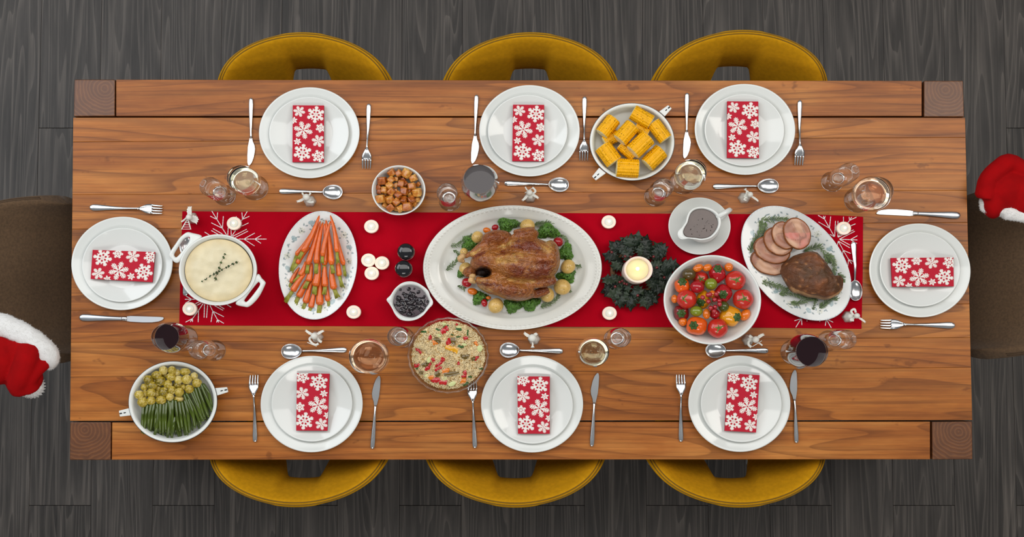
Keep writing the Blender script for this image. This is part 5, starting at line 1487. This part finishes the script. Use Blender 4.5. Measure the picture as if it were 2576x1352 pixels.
for i, (x, y) in enumerate(((582,643),(655,608),(768,597),(745,672),(660,698),(812,735),(752,773),(692,787),(740,832),(808,690),(680,600))):
    z = RT+.100+.004*(i % 3); q = at(x, y, z); r = 33*kk(z)
    M().ell(q, r, r, r, 0, 16, 10).world('berry', 'red_berry', bq, t)
    M().tube(smooth_path([tuple(bq), tuple((bq+q)/2+Vector((0,0,-.006))), tuple(q)], 8), .0007, n=6).world('berry_stalk', 'twig', bq, t)

# couscous salad in a glass bowl
c7 = crop(6.4375, 1010, 790)
zr = TZ+.062
gb = dish('glass_bowl', 'round clear glass bowl with scalloped rim holding couscous salad', 'bowl', (1127.4, 894), zr, 100.3, 93.2,
    [(0,0),(.62,0),(.68,.003),(.86,.032),(.96,.056),(1,.061),(1,.0635),(.975,.064),(.945,.058),(.84,.034),(.65,.008),(.5,.006),(0,.006)], 'glass', 0, TZ, 96, lambda r, z, a: (r*(1+.010*math.cos(24*a)*(r > .95)), z))
_s = U(zr)
M().tube([(100.0*_s*(1+.010*math.cos(24*a))*math.cos(a), 93.0*_s*(1+.010*math.cos(24*a))*math.sin(a), .0635) for a in (2*PI*k/192 for k in range(193))], .0017, n=8, cap=False).build('rolled_rim', 'thick_glass', gb, (0,0,0))
cen = P(*c7(762, 668), TZ+.05)
t = thing('couscous_salad', 'couscous salad with red pepper and cucumber pieces in the glass bowl', 'salad', (cen.x, cen.y, TZ+.0075))
rx, ry = 95*U(TZ+.052), 88*U(TZ+.052)
m = M(); rows = []
for (k, z) in [(.001,.0),(.58,.0005),(.76,.018),(.88,.036)]+[(.965*math.cos(i/28*PI/2)**.9+.0005, .046+.022*math.sin(i/28*PI/2)**1.1) for i in range(1, 29)]:
    rows.append([Vector((rx*k*math.cos(a), ry*k*math.sin(a), z)) for a in (2*PI*j/110 for j in range(110))])
m.grid(rows, closed=True)
m.xf(lambda v: v + Vector((0,0,1))*(.0045*noise.noise(v*55)+.003*noise.noise(v*130) if v.z > .044 else 0))
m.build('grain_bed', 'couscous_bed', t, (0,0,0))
def surf(x, y):
    r = min(1, math.hypot(x/rx, y/ry)/.965); z = .046+.022*math.sqrt(max(0, 1-r**2.2))
    v = Vector((x, y, z)); return z+.0045*noise.noise(v*55)+.003*noise.noise(v*130)
rnd = random.Random(12); m = M()
octv = [(1,0,0),(-1,0,0),(0,1,0),(0,-1,0),(0,0,1),(0,0,-1)]; octf = [(0,2,4),(2,1,4),(1,3,4),(3,0,4),(2,0,5),(1,2,5),(3,1,5),(0,3,5)]
for i in range(10000):
    a = rnd.uniform(0, 2*PI); r = .968*math.sqrt(rnd.random()); x, y = rx*r*math.cos(a), ry*r*math.sin(a)
    cl = noise.noise(Vector((x*70, y*70, 3)))
    s = rnd.uniform(.0010, .0017)*(1+.5*max(0, cl)); z = surf(x, y)+.010*max(0, cl)*rnd.random()+.0002
    if cl < -.2 and rnd.random() < .5: continue
    q = Vector((x, y, z)); A = rnd.uniform(0, 3)
    m.add([q+Vector((v[0]*s*math.cos(A)-v[1]*s*math.sin(A), v[0]*s*math.sin(A)+v[1]*s*math.cos(A), v[2]*s)) for v in octv], octf)
for _ in range(95):
    a = rnd.uniform(0, 2*PI); r = .91*math.sqrt(rnd.random()); cx_, cy_ = rx*r*math.cos(a), ry*r*math.sin(a); R_ = rnd.uniform(.004, .0085)
    for _ in range(46):
        a = rnd.uniform(0, 2*PI); q_ = math.sqrt(rnd.random()); x, y = cx_+R_*q_*math.cos(a), cy_+R_*q_*math.sin(a)
        s = rnd.uniform(.0009, .0014); q = Vector((x, y, surf(x, y)+R_*.62*math.sqrt(1-q_*q_)*rnd.uniform(.6, 1))); A = rnd.uniform(0, 3)
        m.add([q+Vector((v[0]*s*math.cos(A)-v[1]*s*math.sin(A), v[0]*s*math.sin(A)+v[1]*s*math.cos(A), v[2]*s)) for v in octv], octf)
m.build('couscous_grains', 'couscous', t, (0,0,0), merge=False, kind='stuff')
def strip(mat, x0, y0, x1, y1, w, nm='pepper_strip'):
    A, B = P(*c7(x0, y0), TZ+.065)-Vector(t.location), P(*c7(x1, y1), TZ+.065)-Vector(t.location)
    pth = []
    for i in range(7):
        q = A.lerp(B, i/6); q.z = surf(q.x, q.y)+.0026+.0016*math.sin(PI*i/6); pth.append(q)
    W_ = w/6.4375*U(TZ+.06)/2*1.2
    M().tube([q+Vector((rnd.uniform(-.0012,.0012), rnd.uniform(-.0012,.0012), .0006)) for q in pth], [W_*rnd.uniform(.75, 1.2) for _ in range(7)], .0014, 6).build(nm, mat, t, (0,0,0), angle=40)
for s_ in (('strip_red',650,300,750,225,70),('strip_yellow',715,525,915,605,75),('strip_red',755,500,785,410,60),('strip_red',680,720,665,780,52),('strip_red',660,780,560,855,36),('strip_red',650,860,548,915,34),('strip_red',385,905,470,865,44),('strip_red',450,840,480,800,34),('strip_red',475,1075,620,1075,66),('strip_red',610,1100,735,1115,70),('strip_red',465,355,470,420,44),
           ('strip_red',1010,400,1060,400,48),('strip_red',1190,745,1240,690,34),('strip_red',230,560,330,640,34),('strip_red',205,850,290,835,48),('strip_red',935,790,930,825,34),('strip_red',1025,930,1030,975,48),('strip_red',985,1010,1050,1010,38),('strip_red',505,720,530,770,40),('strip_red',885,165,905,180,30),('strip_orange',515,470,570,470,58),('strip_orange',670,940,780,905,56),('strip_orange',445,1020,520,1050,60),('strip_orange',960,1105,1040,1060,60),('strip_orange',1195,445,1225,515,40),
           ('strip_olive',560,385,625,465,56),('strip_olive',840,390,830,490,78),('strip_olive',700,985,930,945,52),('strip_olive',970,700,1090,690,62),('strip_olive',350,850,420,800,58),('strip_olive',560,950,600,1010,66),('strip_olive',310,930,345,960,44),('strip_olive',1140,750,1190,715,44)): strip(*s_)
for (x0, y0, x1, y1, w) in ((680,225,760,190,44),(320,295,400,290,40),(885,250,965,255,48),(1070,350,1080,265,34),(920,520,1010,540,50),(890,380,955,370,34),(1240,885,1320,890,40),(1085,1020,1130,1020,36),(1000,1160,1080,1120,40),(560,245,630,270,34),(240,900,270,860,40),(810,340,840,340,32)):
    strip('cucumber_skin', x0, y0, x1, y1, w*.6, 'cucumber_piece')
for (x, y, r, sq, rot) in ((600,350,48,.5,15),(450,745,34,1.5,20),(820,1135,66,.55,-25),(1270,560,44,1.25,10),(930,222,40,.7,0),(700,1040,38,.8,0),(415,1000,44,.6,-20),(1020,500,40,.5,10),(690,165,40,.6,0)):
    q = P(*c7(x, y), TZ+.066)-Vector(t.location); q.z = surf(q.x, q.y)+.001; k = r/6.4375*U(TZ+.06)
    M().lathe([(0,0),(.9,0),(1,.0006),(1,.0018),(.9,.0022),(0,.0022)], 20, k, k*sq, -math.radians(rot), q).build('cucumber_slice', 'cucumber_flesh', t, (0,0,0))

# ------------------------------------------------------------------ roast chicken platter
cp = crop(3.558, 1040, 480); q1 = crop(5.009, 1120, 530)
zr = RT+.026
c = P(*cp(886, 688), zr)
t = thing('chicken_platter', 'large cream oval platter with a beaded rim under the roast chicken', 'platter', (c.x, c.y, RT+.0003))
s = U(zr)
prof = [(0,0),(.66,0),(.70,.004),(.98,.022),(1,.024),(1,.0255),(.992,.0268),(.985,.0265)]+[(.98-.05*i/8, .0262-.001*i/8+(.0016*math.sin(PI*i/8)) ) for i in range(9)]+[(.925,.0246),(.86,.0215),(.825,.0185),(.815,.0175),(.80,.014),(.76,.0085),(.70,.0062),(.6,.0055),(0,.0055)]
def hk(r, z, a):
    if .932 < r < .978:
        # even beads along the rim whatever the oval's radius
        return (r, z + .0009*math.cos(110*a))
    return (r, z)
M().lathe(prof, 660, 225*s, 157.5*s, 0, (0,0,0), hk).build('platter_body', 'china_cream', t, (0,0,0))
zf = RT+.0065
def Q(x, y, z): return P(*q1(x, y), zf+z)
px1 = 1/5.009
def E(x, y, z, rx, ry, rz, rot=0):
    k = U(zf+z)*px1; return M().ell(Q(x, y, z), rx*k, ry*k, rz, -math.radians(rot), 28, 18)
def TU(pts, rr, flat=.9):
    k = U(zf+.07)*px1
    pth = smooth_path([tuple(Q(*p_)) for p_ in pts], 18); r_ = [q[0]*k for q in smooth_path([(r,) for r in rr], 18)]
    return M().tube(pth, r_, [q*flat for q in r_], 18)
body = [E(990,620,.058,455,285,.056), E(1090,490,.088,345,150,.042,12), E(1000,725,.088,410,165,.042,4), E(1010,610,.104,400,85,.030,3), E(1330,600,.075,120,230,.055,0), E(620,640,.062,300,180,.050),
        E(330,770,.035,115,75,.022,-8), E(720,850,.066,170,55,.034,4), E(420,660,.060,110,95,.030,-20), E(560,900,.05,150,70,.03,12),
        E(650,355,.062,205,112,.048,-4), TU([(700,340,.075),(560,410,.083),(430,475,.085),(330,540,.082),(240,585,.078)], [95,85,58,36,30]),
        E(880,1010,.058,270,132,.050,6), E(600,965,.052,220,95,.042,18), TU([(700,920,.080),(560,895,.086),(450,880,.088),(385,865,.087)], [75,68,52,40]),
        TU([(800,385,.086),(880,330,.098),(1000,295,.102),(1120,255,.095)], [26,46,50,46], .8), TU([(860,275,.080),(1000,250,.088),(1130,250,.088)], [30,40,48], .8), E(1090,300,.080,95,60,.03,-10),
        TU([(940,930,.078),(1100,925,.088),(1250,905,.085),(1390,880,.076)], [30,58,66,50], .8), TU([(1040,1070,.05),(1180,1040,.056),(1300,985,.06)], [40,62,60], .8)]
sk = union(body, .0032, 5)
cav = Q(482, 775, 0); kx = U(zf+.07)*px1
cols = []; xs = []
def inv(v):     # back to zoomed-picture pixels, roughly, for the browning pattern
    k = U(v.z)*px1; o_ = P(*q1(900, 700), v.z); return 900+(v.x-o_.x)/k, 700-(v.y-o_.y)/k
BR = [(1060,440,190,95,20,.95),(960,440,130,50,20,.7),(740,525,120,40,-20,.75),(1060,760,330,75,4,.95),(1180,690,190,75,0,.55),(1300,680,90,60,0,.6),(870,1010,230,90,8,.55),(560,930,160,45,15,.8),(640,350,190,80,-5,.45),(430,560,120,30,-30,.75),(480,640,130,70,0,.55),(870,460,70,30,-10,.8),(1060,540,40,20,0,.4),(1380,540,60,110,0,.35),(1290,900,150,50,-8,.6),(1200,1010,120,50,-15,.6),(1000,840,300,35,4,.5),(980,290,150,50,-12,.45)]
PL = [(760,440,150,40,-28,.75),(1290,410,120,90,0,.5),(800,610,170,80,0,.35),(960,560,120,60,0,.4),(1330,780,110,80,0,.35),(870,870,240,28,2,.55),(1010,900,160,30,0,.4),(330,545,120,30,-28,1.0),(470,890,80,22,10,.7),(1300,480,120,60,10,.45),(480,1000,130,60,20,.4),(700,650,90,60,0,.3)]
for i, v in enumerate(sk.v):
    x, y = inv(v)
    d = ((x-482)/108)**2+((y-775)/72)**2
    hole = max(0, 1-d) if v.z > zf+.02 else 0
    n1, n2, n3 = noise.noise(v*60), noise.noise(v*150), noise.noise(v*26)
    dz = .0018*n1+.0010*n2
    if abs(noise.noise(v*48+Vector((5,0,0)))) < .06: dz -= .0009
    if hole > 0: dz -= .042*min(1, hole*1.6)
    dz = max(dz, min(0, zf+.010-v.z)); xs.append(dz)
    col_ = Vector(lin('#a9682c'))
    f = max(0, min(1, .5+1.4*n3)); col_ = col_*(1-f*.6)+Vector(lin('#944a19'))*(f*.6)
    for L_, tgt in ((PL, Vector(lin('#d4a658'))), (BR, Vector(lin('#722c05')))):
        for (bx, by, brx, bry, rot, w) in L_:
            a = math.radians(rot); dx, dy = x-bx, y-by
            e = ((dx*math.cos(a)+dy*math.sin(a))/brx)**2+((-dx*math.sin(a)+dy*math.cos(a))/bry)**2
            if e < 1.6:
                g_ = max(0, min(1, (1.05-e)*1.0 + 1.1*n1+.9*n2+.6*n3))*min(1, w*1.35)
                col_ = col_*(1-g_)+tgt*g_
    sp2 = max(0, min(1, 4*n2-1.3)); col_ = col_*(1-sp2*.45)+Vector(lin('#54210d'))*(sp2*.45)
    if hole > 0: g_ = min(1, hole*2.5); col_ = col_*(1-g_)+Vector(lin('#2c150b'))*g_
    cols.append(tuple(col_*(1+.22*n1)))
for i, v in enumerate(sk.v): sk.v[i] = v+Vector((0,0,xs[i]))
og = Q(900, 650, 0)
ch = thing('roast_chicken', 'whole roast chicken with crisp golden brown skin on the big cream platter', 'roast chicken', og)
sk.world('chicken_body', 'chicken_skin', og, ch, col=cols, merge=False)
for (nm, ells) in (('leg_bone_end', [(222,575,.080,42,38,.013,0),(190,610,.078,40,46,.014,-20),(215,640,.074,34,24,.010,0)]), ('leg_bone_end', [(345,830,.090,44,36,.013,10),(330,885,.088,44,34,.013,15),(360,900,.084,30,26,.011,0)])):
    union([E(*e_) for e_ in ells], .0018, 3).xf(lambda q: q+Vector((noise.noise(q*200), noise.noise(q*200+Vector((4,4,4))), noise.noise(q*150)))*.0012).world(nm, 'bone', og, ch)
M().ell(Q(470, 772, .034), 92*kx, 58*kx, .014, .1, 24, 14, lambda d: 1+.12*noise.noise(d*3)).world('cavity', 'cavity_meat', og, ch)
# garnish
for i, (x, y, r, z, lab) in enumerate(((1037,195,95,.030,'tucked behind the wing at the far side'),(405,338,80,.026,'beside the drumstick behind parsley'),(238,525,55,.020,'hidden behind the far drumstick end'),(262,735,88,.026,'beside the tail end of the chicken'),(638,1200,100,.030,'at the bottom edge between tomato and parsley'),(1285,1062,95,.030,'below the wing with rosemary beside it'),(1475,965,108,.032,'largest, at the lower end by the wreath'),(1548,708,95,.030,'highest one at the neck end of the chicken'))):
    q = Q(x, y, z); k = U(q.z)*px1
    t = thing('baby_potato', 'whole yellow baby potato ' + lab, 'potato', q, 'baby potatoes around the chicken')
    M().ell((0,0,0), r*k, r*k*.93, min(r*k*.85, z-.001), i, 26, 16, lambda d: 1+.02*noise.noise(d*1.8+Vector((i,0,0)))).build('potato_body', 'potato_skin', t, (0,0,0))
    m = M(); rnd = random.Random(i)
    for _ in range(12):
        a, e = rnd.uniform(0, 6.28), rnd.uniform(.15, .85); d = Vector((e*math.cos(a), e*math.sin(a), math.sqrt(1-e*e)))
        m.ell((d.x*r*k, d.y*r*k*.93, d.z*min(r*k*.85, z-.001)), .0007, .0007, .0005, 0, 6, 4)
    m.build('potato_eyes', 'potato_eye', t, (0,0,0), kind='stuff')
for i, (x, y, rx, ry, mat, rot, lab) in enumerate(((628,213,45,38,'plum_red',-20,'red oval cherry tomato at the far side next to parsley'),(524,250,50,38,'tomato_orange',15,'orange oval cherry tomato above the drumstick'),(1423,396,64,60,'plum_red',0,'round red cherry tomato at the neck end among parsley'),(272,910,66,60,'plum_red',0,'round red cherry tomato below the chicken leg end'),(343,1020,64,44,'tomato_orange',10,'orange oval cherry tomato below the round red one'),(492,1165,40,52,'plum_red',-10,'red oval cherry tomato beside the bottom potato'),(545,1100,34,22,'tomato_orange',0,'orange cherry tomato half hidden under the chicken'))):
    z = .022; q = Q(x, y, z); k = U(q.z)*px1
    t = thing('cherry_tomato', lab, 'tomato', q, 'cherry tomatoes around the chicken')
    M().ell((0,0,0), rx*k, ry*k, min(rx, ry)*k, -math.radians(rot), 24, 16).build('fruit', mat, t, (0,0,0))
    M().ell((rx*k*.3, 0, min(rx, ry)*k*.92), .001, .001, .0006, 0, 8, 4).build('stem_scar', 'twig', t, (0,0,0))
def parsley(label, x, y, rx, ry, n, seed):
    rnd = random.Random(seed); og = Q(x, y, .002)
    t = thing('parsley_sprig', label, 'herb', og, 'parsley around the chicken')
    m = M(); k = U(og.z)*px1
    for i in range(n):
        a = rnd.uniform(0, 6.28); r = math.sqrt(rnd.random()); lump = 1+.25*math.sin(3*a+seed)
        q = og+Vector((rx*k*r*lump*math.cos(a), ry*k*r*lump*math.sin(a), .004+.030*(1-r*r)*rnd.uniform(.5, 1)))
        nr = Vector((math.cos(a)*r+rnd.uniform(-.5,.5), math.sin(a)*r+rnd.uniform(-.5,.5), 1.1)).normalized()
        s1 = nr.cross(Vector((rnd.random(), rnd.random(), .1))).normalized(); s2 = nr.cross(s1)
        R = rnd.uniform(.0028, .0052); N = 9; vs = [q]
        for j in range(N):
            b = 2*PI*j/N; rr = R*(1 if j % 2 else .58)*rnd.uniform(.8, 1.15)
            vs.append(q+s1*(rr*math.cos(b))+s2*(rr*math.sin(b))+nr*(R*rnd.uniform(-.35,.35)))
        m.add(vs, [(0, j+1, (j+1) % N+1) for j in range(N)])
    m.world('curly_leaves', 'parsley', og, t, merge=False, kind='stuff')
    m = M()
    for j in range(5):
        a = rnd.uniform(0, 6.28); m.tube([og+Vector((0,0,.003)), og+Vector((rx*k*.4*math.cos(a), ry*k*.4*math.sin(a), .012)), og+Vector((rx*k*.75*math.cos(a), ry*k*.75*math.sin(a), .016))], .0006, n=5)
    m.world('stalks', 'calyx', og, t)
parsley('curly parsley behind the far drumstick next to the red cherry tomato', 785, 178, 125, 82, 420, 1)
parsley('curly parsley in front of the far drumstick end', 325, 420, 118, 88, 380, 2)
parsley('curly parsley between the far wing and the round tomato', 1290, 262, 140, 92, 420, 3)
parsley('curly parsley at the neck end below the round tomato', 1520, 528, 84, 108, 340, 4)
parsley('curly parsley between the two big potatoes at the neck end', 1530, 828, 112, 74, 340, 5)
parsley('long curly parsley along the bottom edge of the chicken', 1060, 1175, 125, 80, 420, 6)
parsley('curly parsley at the bottom edge beside the speckled potato', 850, 1205, 105, 75, 320, 7)
parsley('curly parsley under the near leg by the orange tomato', 435, 1100, 98, 78, 320, 8)
parsley('small bit of parsley by the tail end of the chicken', 195, 800, 36, 46, 90, 9)
RS = [([(70,445),(170,430),(240,370),(330,320),(390,290)], 46, 'long one beside the far drumstick potato'),([(100,500),(150,530),(170,560)], 16, 'short one under the far drumstick end'),([(10,745),(70,710),(130,650),(165,610)], 34, 'pointing out towards the berry sauce'),([(1120,175),(1200,170),(1290,160),(1395,140)], 44, 'at the far rim beside the wing'),([(900,190),(930,180),(960,170)], 12, 'tiny one behind the wing potato'),([(1440,320),(1490,340),(1530,380)], 20, 'short one next to the round red tomato'),([(155,950),(205,965),(245,985)], 20, 'short one beside the orange oval tomato'),([(1640,680),(1670,705),(1700,700)], 16, 'short one at the neck end potato'),([(1200,1215),(1290,1180),(1390,1120),(1440,1050)], 56, 'along the bottom edge below the wing potato'),([(1540,1030),(1580,1015)], 8, 'tiny one below the largest potato')]
for i, (pth, nl, lab) in enumerate(RS):
    sprig('rosemary_sprig', 'green rosemary sprig ' + lab, 'herb', pth, zf+.010, nl, .0125, .0011, 'herb', 'rosemary', .0008, 1.0, 'rosemary around the chicken', 50+i, .006, q1)
